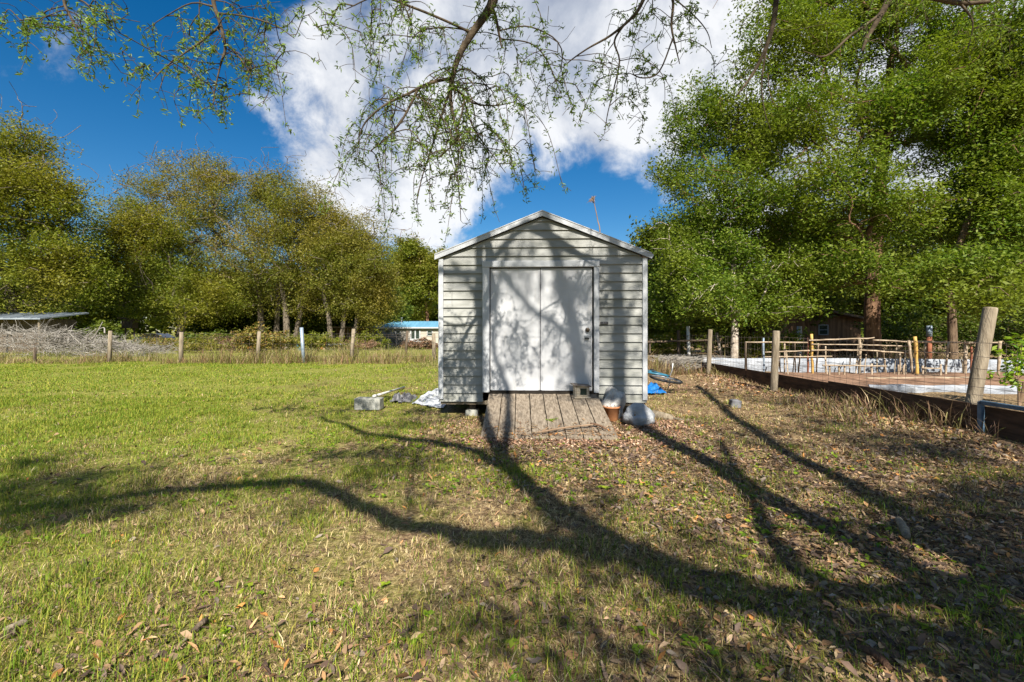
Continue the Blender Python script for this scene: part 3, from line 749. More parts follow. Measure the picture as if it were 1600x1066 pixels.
mb.tube([b2, b2+np.array([.18, -.1, -.01])], [.022, .01], 7)
setp(mb.build('grey_log', M['post'], None, True), 'short grey log lying beside the round white plastic bag', 'log')

# ------------------------------------------------------------------ left of the shed
p = G(575, 641)
bl = MB(); rot = Matrix.Rotation(R(-3), 3, 'Z'); bl.box((p[0]-.02, p[1]+.12, .085), (.42, .2, .19), rot, .012)
for dx in (-.1, .1): bl.box((p[0]-.02+dx, p[1]+.12, .1805), (.13, .11, .004), rot)
setp(bl.build('concrete_block', M['concrete']), 'grey concrete block in the grass left of the shed, white pipe resting on it', 'block')
mb = MB(); mb.tube([(p[0]+.06, p[1]+.1, .205), (-2.34, 9.9, .03)], .02, 12); mb.tube([(p[0]+.06, p[1]+.1, .205), (p[0]+.07, p[1]+.2, .203)], .024, 12)
setp(mb.build('white_pipe', M['pvc'], None, True), 'thin white plastic pipe leaning on the grey concrete block', 'pipe')
def crumple(corners, nx, ny, amp, seed, lift_=.02, folds=3.0):
    c00, c10, c11, c01 = [np.array(c, float) for c in corners]; vs = []
    for j in range(ny+1):
        for i in range(nx+1):
            s, t = i/nx, j/ny; q = (c00*(1-s)+c10*s)*(1-t)+(c01*(1-s)+c11*s)*t
            z = amp*(abs(vnoise(s*folds*2+seed, t*folds+seed, seed)-.5)*1.6+.7*abs(vnoise(s*folds*5, t*folds*5, seed+3)-.5))
            e = min(s, 1-s, t, 1-t)*6; z *= min(1, .25+e)
            q = q+np.array([(vnoise(t*5, seed, 1)-.5)*.09*(1 if s in (0, 1) else .3), (vnoise(s*6, seed, 2)-.5)*.09, 0])
            vs.append((q[0], q[1], q[2]+z+lift_))
    fs = [(j*(nx+1)+i, j*(nx+1)+i+1, (j+1)*(nx+1)+i+1, (j+1)*(nx+1)+i) for j in range(ny) for i in range(nx)]
    return MB().add(vs, fs)
mb = crumple([(-1.72, 7.75, 0), (-1.12, 7.28, .0), (-1.12, 9.7, .06), (-1.62, 9.6, 0)], 34, 60, .085, 3, .02, 4)
setp(mb.build('silver_tarp', M['silver'], None, False), 'crumpled silvery white sheet on the ground along the left wall of the shed', 'tarp')
p = G(626, 629)
mb = crumple([(p[0]-.2, p[1]-.05, 0), (p[0]+.2, p[1]-.08, 0), (p[0]+.22, p[1]+.4, 0), (p[0]-.17, p[1]+.4, 0)], 26, 26, .17, 8, .0, 3)
setp(mb.build('plastic_heap', M['rag']), 'dark grey crumpled plastic heap between concrete block and silvery sheet', 'plastic sheet')

# ------------------------------------------------------------------ right of the shed
p = G(1020, 618)
mb = crumple([(p[0]-.35, p[1]-.05, 0), (p[0]+.3, p[1]+.02, 0), (p[0]+.35, p[1]+.7, 0), (p[0]-.35, p[1]+.8, 0)], 30, 26, .2, 12, .02, 2.2)
setp(mb.build('blue_tarp', M['blue_tarp'], None, True), 'bright blue crumpled tarp on the grass under the fallen bicycle', 'tarp')
bk = thing('bicycle', (3.0, 9.45, .2), 'teal bicycle lying on its side on the blue tarp right of the shed', 'bicycle')
tl = Matrix.Rotation(R(9), 3, 'Y') @ Matrix.Rotation(R(5), 3, 'X')
def bp(x, y, z=0): 
    v = tl @ Vector((x, y, z)); return np.array([3.02+v.x, 9.4+v.y, .3+v.z])
for (wx, wy, zz) in ((.12, -.12, .0), (-.3, .75, .0)):
    def circ(r, k=28, z=0): return [bp(wx+r*math.cos(2*math.pi*i/k), wy+r*math.sin(2*math.pi*i/k), zz+z) for i in range(k+1)]
    mb = MB(); mb.tube(circ(.31), .024, 8, False); wh = mb.build('wheel', M['black'], bk, True)
    mb = MB(); mb.tube(circ(.28), .012, 6, False); mb.build('rim', M['metal'], wh, True)
    mb = MB()
    for i in range(18):
        a = 2*math.pi*i/18; mb.tube([bp(wx+.02*math.cos(a), wy+.02*math.sin(a), zz+(.03 if i % 2 else -.03)), bp(wx+.28*math.cos(a), wy+.28*math.sin(a), zz)], .002, 4)
    mb.tube([bp(wx, wy, zz-.05), bp(wx, wy, zz+.05)], .018, 8); mb.build('spokes', M['metal'], wh)
mb = MB(); S, Hd, Bb, Rr, Fr = (-.42, .22), (.26, .42), (-.3, .1), (-.3, .75), (.12, -.12)
Hd = (.32, .28); Bb = (-.12, .32); S = (.06, .62)
for a, b2, r in ((Rr, Bb, .014), (Bb, Hd, .02), (Bb, S, .017), (S, Hd, .018), (Rr, S, .012), (Hd, Fr, .016)):
    mb.tube([bp(*a, .02), bp(*b2, .02)], r, 8)
mb.build('frame', M['teal'], bk, True)
mb = MB(); mb.tube([bp(.36, .32, -.28), bp(.38, .34, -.1), bp(.34, .3, 0.02), bp(.38, .34, .14), bp(.36, .32, .3)], .013, 8); mb.build('handlebar', M['metal'], bk, True)
mb = MB(); mb.box(bp(.1, .7, .02), (.1, .24, .06), tl, .02); mb.build('saddle', M['black'], bk)
p = G(1152, 638)
mb = MB(); mb.box((p[0], p[1]+.07, .06), (.155, .14, .13), Matrix.Rotation(R(-8), 3, 'Z') @ Matrix.Rotation(R(5), 3, 'Y'), .012)
mb.box((p[0]-.01, p[1]+.07, .128), (.1, .09, .012), Matrix.Rotation(R(-8), 3, 'Z'), .004)
setp(mb.build('small_block', M['rag']), 'small dark grey block alone in the grass between shed and right fence', 'block')
# dead stalk behind the roof
mb = MB(); pts = smooth_path([(2.5, 12.3, 0), (2.42, 12.2, 1.6), U(938, 372, 12), U(934, 345, 12), U(930, 325, 12), U(927, 312, 12)], 5)
mb.tube(pts, list(np.linspace(.022, .009, len(pts))), 7)
st = thing('dead_stalk', (2.5, 12.3, 0), 'tall thin dead plant stalk with dried head sticking up behind the shed roof', 'plant')
mb.build('stem', M['twig_brown'], st, True)
mb = MB(); q = pts[-1]
for k in range(70):
    d = np.array([random.gauss(-.02, .05), random.gauss(0, .05), random.uniform(-.1, .1)]); mb.tube([q, q+d*.5+np.array([0, 0, .03]), q+d], [.005, .006, .003], 4)
mb.build('dried_head', M['twig_brown'], st)

# ------------------------------------------------------------------ left wire fence
fl = thing('wire_fence', (-12, 17.7, 0), 'old wire fence with weathered posts across the far left side of the lawn', 'fence')
posts = [(55, 543, 17.7, .05), (171, 517, 17.7, .07), (283, 519, 17.6, .075), (403, 518, 17.7, .07), (550, 514, 17.8, .075), (634, 517, 22, .06), (678, 521, 18, .075)]
for u, vt, Y, r in posts:
    b0 = gp(u, Y); t0 = U(u+random.uniform(-1, 3), vt, Y)
    mb = MB(); mb.tube([b0-np.array([0, 0, .1]), b0*.5+t0*.5+np.array([random.uniform(-.02, .02), 0, 0]), t0], [r*1.05, r, r*.9], 9, True, .08)
    o = mb.build('post', M['post_dark' if u in (55, 634) else 'post'], fl, True)
    if u == 55: o['label'] = 'short dark broken post'
b0 = gp(475, 17.3); mb = MB(); mb.tube([b0-np.array([0, 0, .1]), U(471, 512, 17.3)], .065, 10); o = mb.build('post', M['fence_blue'], fl, True); o['label'] = 'blue grey steel pipe post'
mb = MB()
for z in (.25, .5, .75, 1.0, 1.12):
    pts = [np.array([(u-CU)*17.7/F, 17.7, z+random.uniform(-.03, .03)]) for u in (-40, 55, 171, 283, 403, 475, 550, 615, 678, 760)]
    mb.tube(pts, .004, 3, False)
for x in np.arange(-21, -1, .3): mb.tube([(x, 17.7, .05), (x+random.uniform(-.02, .02), 17.7, 1.1)], .003, 3, False)
mb.build('wire', M['wire'], fl)

# brush pile of grey twigs
rs = np.random.default_rng(77)
bpile = thing('brush_pile', gp(70, 22.5), 'long heap of dry grey branches and twigs behind the left end of the wire fence', 'brush pile')
P0, P1, R0, R1 = [], [], [], []
for k in range(1700):
    x = -26.5+8.9*rs.random()**.8; top = .2+.98*float(sstep(-17.2, -23.5, x))+.25*rs.random()
    Y = 22.5+rs.normal(0, .8); z = top*rs.random()**.7; p = np.array([x, Y, z])
    d = rs.normal(0, 1, 3)*np.array([1.2, .7, .42]); d /= np.linalg.norm(d); L = rs.uniform(.25, 1.0); r = rs.uniform(.006, .014)*(2.2 if rs.random() < .06 else 1)
    for s in range(3):
        q = p+d*L/3; P0.append(p); P1.append(q); R0.append(r*(1-.25*s)); R1.append(r*(.75-.25*s)+.001); p = q; d = d+rs.normal(0, .28, 3); d /= np.linalg.norm(d)
        if s == 1 and rs.random() < .7:
            e = d+rs.normal(0, .5, 3); e /= np.linalg.norm(e); P0.append(q); P1.append(q+e*L*.4); R0.append(r*.6); R1.append(r*.2)
P0, P1 = np.array(P0), np.array(P1); P0[:, 2] = np.maximum(P0[:, 2], .02); P1[:, 2] = np.maximum(P1[:, 2], .02)
V, Fc = frusta(P0, P1, np.array(R0), np.array(R1), 4)
link_mesh('twigs', np_mesh('twigs', V, Fc), M['twig_grey'], bpile)
for k in range(16):
    mb = MB(); u = rs.uniform(-20, 190); a = U(u, rs.uniform(520, 545), 22); b2 = U(u+rs.uniform(-45, 45), rs.uniform(503, 532), 22+rs.uniform(-.8, .8)); mb.tube(smooth_path([a, (a+b2)/2+rs.normal(0, .12, 3), b2], 4), list(np.linspace(.035, .012, 9)), 6); mb.build('branch', M['twig_grey'], bpile, True)

# ------------------------------------------------------------------ far left buildings and yard
def at(u, Y): return gp(u, Y)
hx0, hx1, hy = -14.9, -2.0, 50.0; hz = gz((-12, 50))
mh = thing('mobile_home', ((hx0+hx1)/2, hy, hz), 'long beige mobile home with blue metal roof, far behind the left side of the shed', 'house')
E, T = 1.57, 2.2
mb = MB(); mb.box(((hx0+hx1)/2, hy+2.2, (hz+E)/2+.1), (hx1-hx0, 4.4, E-hz-.2)); wl = mb.build('wall', M['house_wall'], mh)
mb = MB(); mb.prism([(hx0-.25, hy-.35, E-.03), (hx0-.25, hy+2.2, T), (hx0-.25, hy+4.8, E-.03), (hx0-.25, hy+4.8, E+.05), (hx0-.25, hy+2.2, T+.09), (hx0-.25, hy-.35, E+.05)], (hx1-hx0+.5, 0, 0))
for i in range(30): 
    xx = hx0+.1+i*.43; mb.prism([(xx, hy-.35, E+.05), (xx, hy+2.2, T+.09), (xx, hy+2.2, T+.12), (xx, hy-.35, E+.08)], (.04, 0, 0))
rf = mb.build('roof', M['roof_blue'], mh)
mb = MB(); xx = (622-CU)*50/F; mb.tube([(xx, hy+1.6, T-.2), (xx, hy+1.6, T+.42)], .07, 10); mb.tube([(xx, hy+1.6, T+.42), (xx, hy+1.6, T+.5)], .13, 10); mb.build('vent_pipe', M['metal'], rf)
mb = MB(); mb.box(((hx0+hx1)/2, hy-.36, E-.04), (hx1-hx0+.5, .04, .15)); mb.build('fascia', M['white_paint'], mh)
for (ua, ub, va, vb) in ((600, 612, 515.5, 526), (618, 626, 516, 527), (667, 676, 516, 525)):
    a, b2 = U(ua, va, 50), U(ub, vb, 50)
    mb = MB(); 
    for c, d in (((a[0]+.04, (a[2]+b2[2])/2), (.08, a[2]-b2[2])), ((b2[0]-.04, (a[2]+b2[2])/2), (.08, a[2]-b2[2])), (((a[0]+b2[0])/2, a[2]-.03), (b2[0]-a[0], .07)), (((a[0]+b2[0])/2, b2[2]+.03), (b2[0]-a[0], .07)), (((a[0]+b2[0])/2, (a[2]+b2[2])/2), (b2[0]-a[0], .04))):
        mb.box((c[0], hy-.03, c[1]), (d[0], .05, d[1]))
    wf = mb.build('window', M['white_paint'], mh)
    mb = MB(); mb.box(((a[0]+b2[0])/2, hy-.012, (a[2]+b2[2])/2), (b2[0]-a[0]-.06, .02, a[2]-b2[2]-.06)); mb.build('pane', M['glass_dark'], wf)
a, b2 = U(641, 515, 50), U(657, 535, 50); mb = MB()
for x in (a[0]+.06, (a[0]+b2[0])/2, b2[0]-.06): mb.box((x, hy-.035, (a[2]+b2[2])/2), (.14, .06, a[2]-b2[2]))
mb.box(((a[0]+b2[0])/2, hy-.034, a[2]), (b2[0]-a[0], .056, .12)); mb.box(((a[0]+b2[0])/2, hy-.034, b2[2]+.2), (b2[0]-a[0], .056, .4))
dd = mb.build('double_door', M['white_paint'], mh)
mb = MB(); mb.box(((a[0]+b2[0])/2, hy-.014, (a[2]+b2[2])/2), (b2[0]-a[0]-.1, .022, a[2]-b2[2]-.1)); mb.build('pane', M['glass_dark'], dd)

# metal roofed barn at far left
z0 = gz((-29, 27.5)); lb = thing('metal_roofed_barn', (-29.5, 27.6, z0), 'low building with pale metal roof half hidden by the brush pile at far left', 'barn')
mb = MB(); mb.box((-32.4, 28.5, (z0+1.95)/2), (8.4, 1.9, 1.95-z0)); mb.build('wall', M['post_dark'], lb)
mb = MB(); mb.prism([(-38, 26.7, 1.9), (-38, 29.8, 2.34), (-38, 29.8, 2.42), (-38, 26.7, 1.98)], (10.3, 0, 0))
for i in range(26): mb.prism([(-37.9+i*.4, 26.7, 1.98), (-37.9+i*.4, 29.8, 2.42), (-37.9+i*.4, 29.8, 2.45), (-37.9+i*.4, 26.7, 2.01)], (.04, 0, 0))
mb.build('roof', M['roof_metal'], lb)
for x in (-28.0, -30.5, -33): mb = MB(); mb.tube([(x, 26.95, z0-.1), (x, 26.95, 1.92)], .06, 8); mb.build('support', M['post'], lb)
# dark roofed stand (feeder) behind brush pile
p = at(203, 36); fd = thing('feed_stand', p, 'dark little roofed stand on posts above the right end of the brush pile', 'shelter')
mb = MB(); q = U(203, 499, 36); mb.box(q, (1.3, .9, .1), Matrix.Rotation(R(8), 3, 'Y')); mb.build('roof', M['post_dark'], fd)
mb = MB(); mb.box(q-np.array([0, 0, .4]), (.85, .6, .62)); mb.build('box', M['post_dark'], fd)
for dx in (-.35, .35): mb = MB(); mb.tube([(p[0]+dx, p[1], p[2]-.1), (p[0]+dx, p[1], q[2]-.65)], .06, 8); mb.build('leg', M['post_dark'], fd)

# car
p = at(243, 52); cz = gz(p); car = thing('parked_car', p, 'white parked car far behind the brush pile under the trees', 'car')
prof = [(-2.1, .35), (-2.15, .75), (-1.75, .92), (-1.2, .98), (-.65, 1.42), (.75, 1.46), (1.5, 1.02), (2.05, .95), (2.12, .6), (2.1, .35)]
mb = MB(); mb.prism([(p[0]+x, p[1]-.85, cz+z+.12) for x, z in prof], (0, 1.7, 0)); mb.build('body', M['car_paint'], car)
for sgn in (-1, 1):
    mb = MB(); mb.prism([(p[0]+x, p[1]+sgn*.852, cz+z+.12) for x, z in ((-1.05, 1.0), (-.6, 1.36), (.05, 1.38), (.05, 1.0))], (0, sgn*.012, 0))
    mb.prism([(p[0]+x, p[1]+sgn*.852, cz+z+.12) for x, z in ((.13, 1.0), (.13, 1.38), (.7, 1.38), (1.25, 1.02))], (0, sgn*.012, 0)); mb.build('window', M['car_glass'], car)
for sx in (-1.3, 1.3):
    for sy in (-.86, .86):
        mb = MB(); mb.lathe((p[0]+sx, p[1]+sy, cz+.34), [(.2, -.1), (.32, -.1), (.34, -.06), (.34, .06), (.32, .1), (.2, .1)], 20, 'y'); w_ = mb.build('wheel', M['black'], car, True)
        mb = MB(); mb.lathe((p[0]+sx, p[1]+sy, cz+.34), [(.02, -.11), (.2, -.105), (.2, .105), (.02, .11)], 14, 'y'); mb.build('rim', M['metal'], w_)
# open lean-to
p = at(545, 46); lt = thing('open_shelter', p, 'low dark flat roofed open shelter between the oaks and the blue roofed home', 'shelter')
mb = MB(); q = U(543, 512, 46); mb.box((q[0], 47.2, q[2]), (4.1, 2.6, .14), Matrix.Rotation(R(-1.5), 3, 'X')); mb.build('roof', M['post_dark'], lt)
for u in (513, 543, 572):
    for yy in (46.1, 48.2):
        x = (u-CU)*46/F; mb = MB(); mb.tube([(x, yy, gz((x, yy))-.1), (x, yy, q[2])], .06, 7); mb.build('leg', M['post'], lt)
mb = MB(); mb.box((q[0], 48.4, (q[2]+gz((q[0], 48)))/2), (4.0, .08, q[2]-gz((q[0], 48)))); mb.build('back_wall', M['brown_wall'], lt)
# yard things beyond fence
p = at(470, 34); mb = MB(); mb.lathe((p[0], p[1], p[2]-.02), [(.25, 0), (.28, .02), (.28, .26), (.29, .28), (.28, .3), (.28, .55), (.29, .58), (.28, .6), (.27, .6), (.26, .58), (.02, .57)], 20)
setp(mb.build('drum', M['teal'], None, True), 'teal drum standing beyond the fence beside the blue grey steel post', 'drum')
p = at(498, 36); af = thing('sawhorse', p, 'pale wooden trestle frame in the yard beyond the fence', 'trestle')
for (ua, ub) in ((490, 495), (507, 502)):
    for dy in (-.3, .3): mb = MB(); mb.tube([gp(ua, 36+dy), U(ub, 529, 36+dy*.3)], .045, 6); mb.build('leg', M['bamboo'], af)
for (a, b2, r) in ((U(494, 529, 36), U(503, 529, 36), .05), (U(492, 538, 36), U(505, 538, 36), .035)): mb = MB(); mb.tube([a, b2], r, 6); mb.build('crossbar', M['bamboo'], af)
p = at(503, 37.5); mb = crumple([(p[0]-.6, p[1]-.3, p[2]), (p[0]+.6, p[1]-.3, p[2]), (p[0]+.6, p[1]+.6, p[2]), (p[0]-.6, p[1]+.6, p[2])], 14, 12, 1.3, 5, .0, 1.6)
setp(mb.build('orange_heap', M['orange']), 'rusty orange heap behind the pale wooden trestle', 'heap')
for k, (u, lab) in enumerate(((484, 'old tyre lying left of the pale trestle in the far yard'), (514, 'old tyre standing right of the pale trestle in the far yard'))):
    p = at(u, 36.5); mb = MB(); mb.lathe((p[0], p[1], p[2]+(.12 if k == 0 else .3)), [(.2, -.1), (.29, -.11), (.33, -.06), (.33, .06), (.29, .11), (.2, .1), (.17, 0)], 20, 'z' if k == 0 else 'y')
    setp(mb.build('old_tyre', M['black'], None, True), lab, 'tyre', 'old tyres in the far yard')
p = at(535, 37); tr = thing('flat_trailer', p, 'low grey flat trailer in the grass beyond the fence, before the open shelter', 'trailer')
mb = MB(); mb.box((p[0], p[1], p[2]+.42), (2.2, 1.2, .1)); mb.box((p[0], p[1]-.58, p[2]+.52), (2.2, .05, .12)); mb.build('bed', M['metal'], tr)
for dx in (-.5, .5):
    mb = MB(); mb.lathe((p[0]+dx, p[1]-.65, p[2]+.26), [(.1, -.08), (.26, -.08), (.28, 0), (.26, .08), (.1, .08)], 16, 'y'); mb.build('wheel', M['black'], tr)

# shrubs beyond left fence
def shrub(label, u, Y, w, h, lm, seed, n=60, nl=46, L=.14, cat='shrub', group=None, name='shrub', bm='twig_brown'):
    rng = np.random.default_rng(seed); b0 = gp(u, Y); t = thing(name, b0, label, cat, group); sk = Skel(rng)
    for k in range(5):
        a = rng.uniform(0, 6.28); sk.path([b0+np.array([0, 0, -.05]), b0+np.array([math.cos(a)*w*.12, math.sin(a)*w*.12, h*.3])], [.02, .015], -1, 3)
    att = sample_lobes([(b0[0], Y, b0[2]+h*.55, w*.5, w*.45, h*.45), (b0[0]-w*.25, Y, b0[2]+h*.4, w*.3, w*.3, h*.35), (b0[0]+w*.25, Y, b0[2]+h*.38, w*.32, w*.3, h*.34)], n, rng)
    att[:, 2] = np.maximum(att[:, 2], b0[2]+.08)
    tips = sk.grow(att, .2, .2, .1, 0, .1); link_mesh('stem', sk.mesh('stem', .006, .5, 4), M[bm], t)
    V, Fc = leaves_np(np.array(sk.P)[tips], nl, (w*.13, w*.13, h*.12), L, L*.5, rng, .5); link_mesh('foliage', np_mesh('foliage', V, Fc), M[lm], t); return t
shrub('orange and green leaved shrub just left of the blue grey steel post', 420, 26, 2.6, 1.6, 'leaf_autumn', 1)
shrub('yellow green shrub behind the post left of the orange leaved shrub', 395, 24, 1.9, 1.5, 'leaf_autumn', 2)
shrub('green shrub just right of the blue grey steel post', 490, 30, 2.2, 1.5, 'leaf_olive2', 3)
shrub('bright green shrub left of the blue roofed home wall', 578, 38, 2.6, 1.7, 'leaf_olive2', 4)
shrub('round russet bush in front of the blue roofed home, nearest the shed', 662, 44, 3.0, 1.0, 'leaf_red', 5, L=.2)
shrub('smaller russet bush in front of the white double door of the home', 645, 43, 1.8, .75, 'leaf_red', 6, L=.2)
shrub('dark green bush under the dark single trunk', 300, 34, 2.6, 1.6, 'leaf_deep', 7, L=.2)
shrub('low dark bush far beyond the fence, left of the fourth fence post', 345, 36, 3.2, 1.5, 'leaf_deep', 8, L=.2)
shrub('green bush behind the right end of the brush pile', 150, 30, 3.2, 2.2, 'leaf_deep', 9, L=.2)
GB = 'sunlit thicket shrubs between the wire fence and the left trees'
for k, (u, Y, w_, h_, lm, lab) in enumerate(((255, 28, 2.6, 1.5, 'leaf_autumn', 'golden thicket shrub just left of the second standing fence post from the brush pile'), (318, 27, 2.8, 1.6, 'leaf_olive', 'olive thicket shrub between second and third standing fence posts'),
        (362, 29, 3.0, 1.7, 'leaf_red', 'reddish thicket shrub left of the third standing fence post'), (450, 28, 2.8, 1.6, 'leaf_olive', 'olive thicket shrub just left of the blue grey post, behind the autumn shrub'),
        (520, 31, 3.2, 1.6, 'leaf_olive', 'olive thicket shrub before the open shelter, left side'), (560, 33, 2.8, 1.3, 'leaf_red', 'reddish low thicket shrub before the open shelter, right side'), (210, 31, 2.8, 1.3, 'leaf_olive2', 'green thicket shrub at the right tip of the brush pile'))):
    shrub(lab, u, Y, w_, h_*.72, lm, 60+k, 60, 40, .11, group=GB)
# leafless vines climbing the mobile home
mb = MB(); rr = random.Random(9)
vb = thing('bare_shrub', gp(608, 48.5), 'tangled leafless shrub before the left wall of the blue roofed home', 'shrub')
for k in range(170):
    x0 = gp(rr.uniform(592, 634), 48.5+rr.uniform(-.6, .6)); a = x0; h = rr.uniform(.5, 1.9); d = np.array([rr.gauss(0, .3), rr.gauss(0, .2), 1.])
    pts = [a]; 
    for s in range(4): a = a+d*h/4; pts.append(a); d = d+np.array([rr.gauss(0, .35), rr.gauss(0, .2), 0])
    mb.tube(pts, [.03, .026, .022, .016, .01], 4)
mb.build('stems', M['twig_grey'], vb)

# ------------------------------------------------------------------ garden on the right
FX = 5.78
fr = thing('garden_fence', (FX, 9, 0), 'rustic post and wire garden fence with dark boards along its foot on the right', 'fence')
def fpost(u, vb, ut, vt, r, mname, lab=None, n=14, rough=.05):
    b0 = G(u, vb); Yb = b0[1]; t0 = U(ut, vt, Yb)
    mb = MB(); pts = [b0*(1-t)+t0*t for t in (-.1, 0, .25, .5, .75, .985, 1)]
    mb.tube(pts, [r*1.03, r*1.03, r*1.02, r, r*.98, r*.96, r*.86], n, True, rough)
    o = mb.build('post', M[mname], fr, True)
    if lab: o['label'] = lab
fpost(1513, 671, 1548, 481, .075, 'post', 'tall thick wooden post leaning to the right')
fpost(1209, 611, 1213, 517, .07, 'post')
fpost(1107, 586, 1110, 515, .06, 'post')
fpost(1061, 573, 1060, 516, .055, 'post_dark')
fpost(1166, 596, 1165, 535, .03, 'post_dark', 'slim dark stake')
fpost(1016, 572, 1015, 530, .035, 'post_dark', 'short dark stake near the shed')
for k, (ya, yb) in enumerate(((3.2, 5.72), (5.76, 8.3), (8.34, 11.2), (11.24, 14.3))):
    mb = MB()
    for (za, zb) in ((.0, .16), (.165, .31)):
        mb.add([(FX+random.uniform(-.01, .01)-.015, ya, za-.03*(za == 0)), (FX-.015, yb, za-.03*(za == 0)), (FX-.015, yb, zb+.03*(ya < 8)), (FX-.015, ya, zb+.04*(ya < 8)),
                (FX+.02, ya, za-.03*(za == 0)), (FX+.02, yb, za-.03*(za == 0)), (FX+.02, yb, zb+.03*(ya < 8)), (FX+.02, ya, zb+.04*(ya < 8))],
               [(0, 3, 2, 1), (4, 5, 6, 7), (3, 7, 6, 2), (0, 1, 5, 4), (0, 4, 7, 3), (1, 2, 6, 5)])
    mb.build('edge_board', M['board'], fr)
mb = MB()
wx = FX+.06
for z in (.34, .44, .54, .66, .8, .95, 1.1): mb.tube([(wx+random.uniform(-.01, .01), y, z+.02*math.sin(y*1.7+z*9)) for y in np.arange(3.2, 16.1, .8)], .0028, 4, False)
for y in np.arange(3.3, 16, .15): mb.tube([(wx, y, .3), (wx+random.uniform(-.02, .02), y+random.uniform(-.02, .02), 1.12)], .0022, 4, False)
mb.build('wire_mesh', M['wire'], fr)
mb = MB(); mb.tube([U(1006, 535, 15.6), U(1035, 534, 15.6), U(1060, 533, 15.6), U(1108, 532, 13.2)], [.035, .035, .03, .028], 8); o = mb.build('rail', M['post_dark'], fr, True)
mb = MB()
for sy in (4.9, 5.55): mb.box((FX-.06, sy, .2), (.05, .05, .4), bev=.005)
mb.box((FX-.06, 4.6, .39), (.05, 1.9, .05), bev=.005); mb.box((FX-.06, 4.25, .1), (.04, 1.2, .04), bev=.004)
bf_ = setp(mb.build('steel_frame', M['steel_blue']), 'blue steel frame leaning on the dark boards at the right edge of the photo', 'frame')

# white sheet borders and soil beds
def sheet(name, label, x0, x1, y0, y1, h, seed):
    mb = MB(); n = 60; vs = []
    for i in range(n+1):
        t = i/n; x = x0+(x1-x0)*t; y = y0+(y1-y0)*t
        for j, (zz) in enumerate((-.03, h*.35, h*.7, h)):
            vs.append((x, y+.04*math.sin(i*1.3+j+seed)*vnoise(i*.7, j, seed)+(.02 if j == 3 else 0), zz+(.03*(vnoise(i*.4, 3, seed)-.5) if j == 3 else 0)))
    nv = len(vs); vs += [(a, b2+.02, c) for a, b2, c in vs]; fs = []
    for i in range(n):
        for j in range(3):
            q = (i*4+j, (i+1)*4+j, (i+1)*4+j+1, i*4+j+1); fs.append(q); fs.append(tuple(t+nv for t in q[::-1]))
        fs.append((i*4+3, (i+1)*4+3, (i+1)*4+3+nv, i*4+3+nv))
    mb.add(vs, fs); return setp(mb.build(name, M['sheet'], None, True), label, 'edging')
sheet('bed_edging', 'long low white sheet wall along the back of the garden beds', 5.85, 17, 13.9, 13.1, .42, 1)
sheet('bed_edging', 'lower white edging strip at the front of the reddish soil bed', 7.35, 13, 9.35, 8.9, .15, 4)
mb = MB(); n = 40; vs = []
for j in range(13):
    for i in range(n+1):
        x = 5.95+(12)*i/n; y = 9.5+(3.5)*j/12; vs.append((x, y, .03+.07*math.sin(math.pi*j/12)+.05*vnoise(x*2, y*3, 3)))
mb.add(vs, [(j*(n+1)+i, j*(n+1)+i+1, (j+1)*(n+1)+i+1, (j+1)*(n+1)+i) for j in range(12) for i in range(n)])
setp(mb.build('soil_bed', M['soil'], None, True), kind='structure')
p = G(1480, 603); mb = MB(); mb.box((p[0], p[1]+.6, .11), (2.9, .14, .05), Matrix.Rotation(R(3), 3, 'Z'), .01); setp(mb.build('loose_plank', M['bamboo']), 'pale plank lying on the reddish soil bed', 'plank')
p = G(1490, 602); mb = MB(); mb.box((p[0]+.2, p[1]+.9, .13), (.5, .12, .06), Matrix.Rotation(R(-4), 3, 'Z'), .01); setp(mb.build('dark_plank_end', M['post_dark']), 'short dark plank piece on the soil bed right of pale plank', 'plank')

# bamboo trellis
TY = 12.3
tr = thing('bamboo_trellis', (9, TY, 0), 'rustic rail trellis of pale sticks across the garden beds on the right', 'trellis')
def tpt(u, v, dy=0): return U(u, v, TY+dy)
def stick(name, a, b2, r, mname='bamboo', parent=None, knots=True):
    r = r*.78
    mb = MB(); a = np.array(a); b2 = np.array(b2); n = 7; ts = np.linspace(0, 1, n)
    off = np.cross(b2-a, [0, 1, 0]); off /= np.linalg.norm(off)+1e-9
    mb.tube([a*(1-t)+b2*t+off*random.uniform(-.4, .4)*r for t in ts], [r*random.uniform(.85, 1.15) for _ in ts], 7, True, .05)
    return mb.build(name, M[mname], parent or tr, True)
for u, vt, vb, du, mn, r, dy in ((1165, 535, 589, 0, 'bamboo', .03, 0), (1193, 528, 590, 0, 'fence_blue', .035, .4), (1226, 537, 588, 0, 'bamboo', .026, .2), (1263, 527, 589, -1, 'stake_red', .033, .1), (1268, 522, 590, 1, 'bamboo_yellow', .042, 0),
        (1343, 528, 589, 0, 'bamboo', .045, .3), (1290, 541, 584, 0, 'bamboo', .022, .9), (1420, 532, 592, 8, 'bamboo', .04, -.2), (1430, 526, 592, 3, 'bamboo_yellow', .05, -.3), (1406, 552, 586, 2, 'bamboo', .03, .3),
        (1446, 536, 588, 0, 'post', .028, .3), (1482, 535, 591, -5, 'bamboo', .036, -.2), (1508, 536, 590, 0, 'bamboo', .05, 0), (1518, 542, 588, -1, 'stake_red', .03, .3), (1562, 533, 592, -3, 'bamboo', .045, -.3), (1382, 560, 586, 3, 'bamboo', .026, .4), (1370, 548, 588, 1, 'post', .025, .5)):
    o = stick('stake', tpt(u+du, vb, dy)-np.array([0, 0, .06]), tpt(u, vt, dy), r, mn)
    if mn == 'bamboo_yellow': o['label'] = 'bright yellow bamboo stake'
    if mn == 'stake_red': o['label'] = 'red brown stake'
    if mn == 'fence_blue': o['label'] = 'grey blue metal stake'
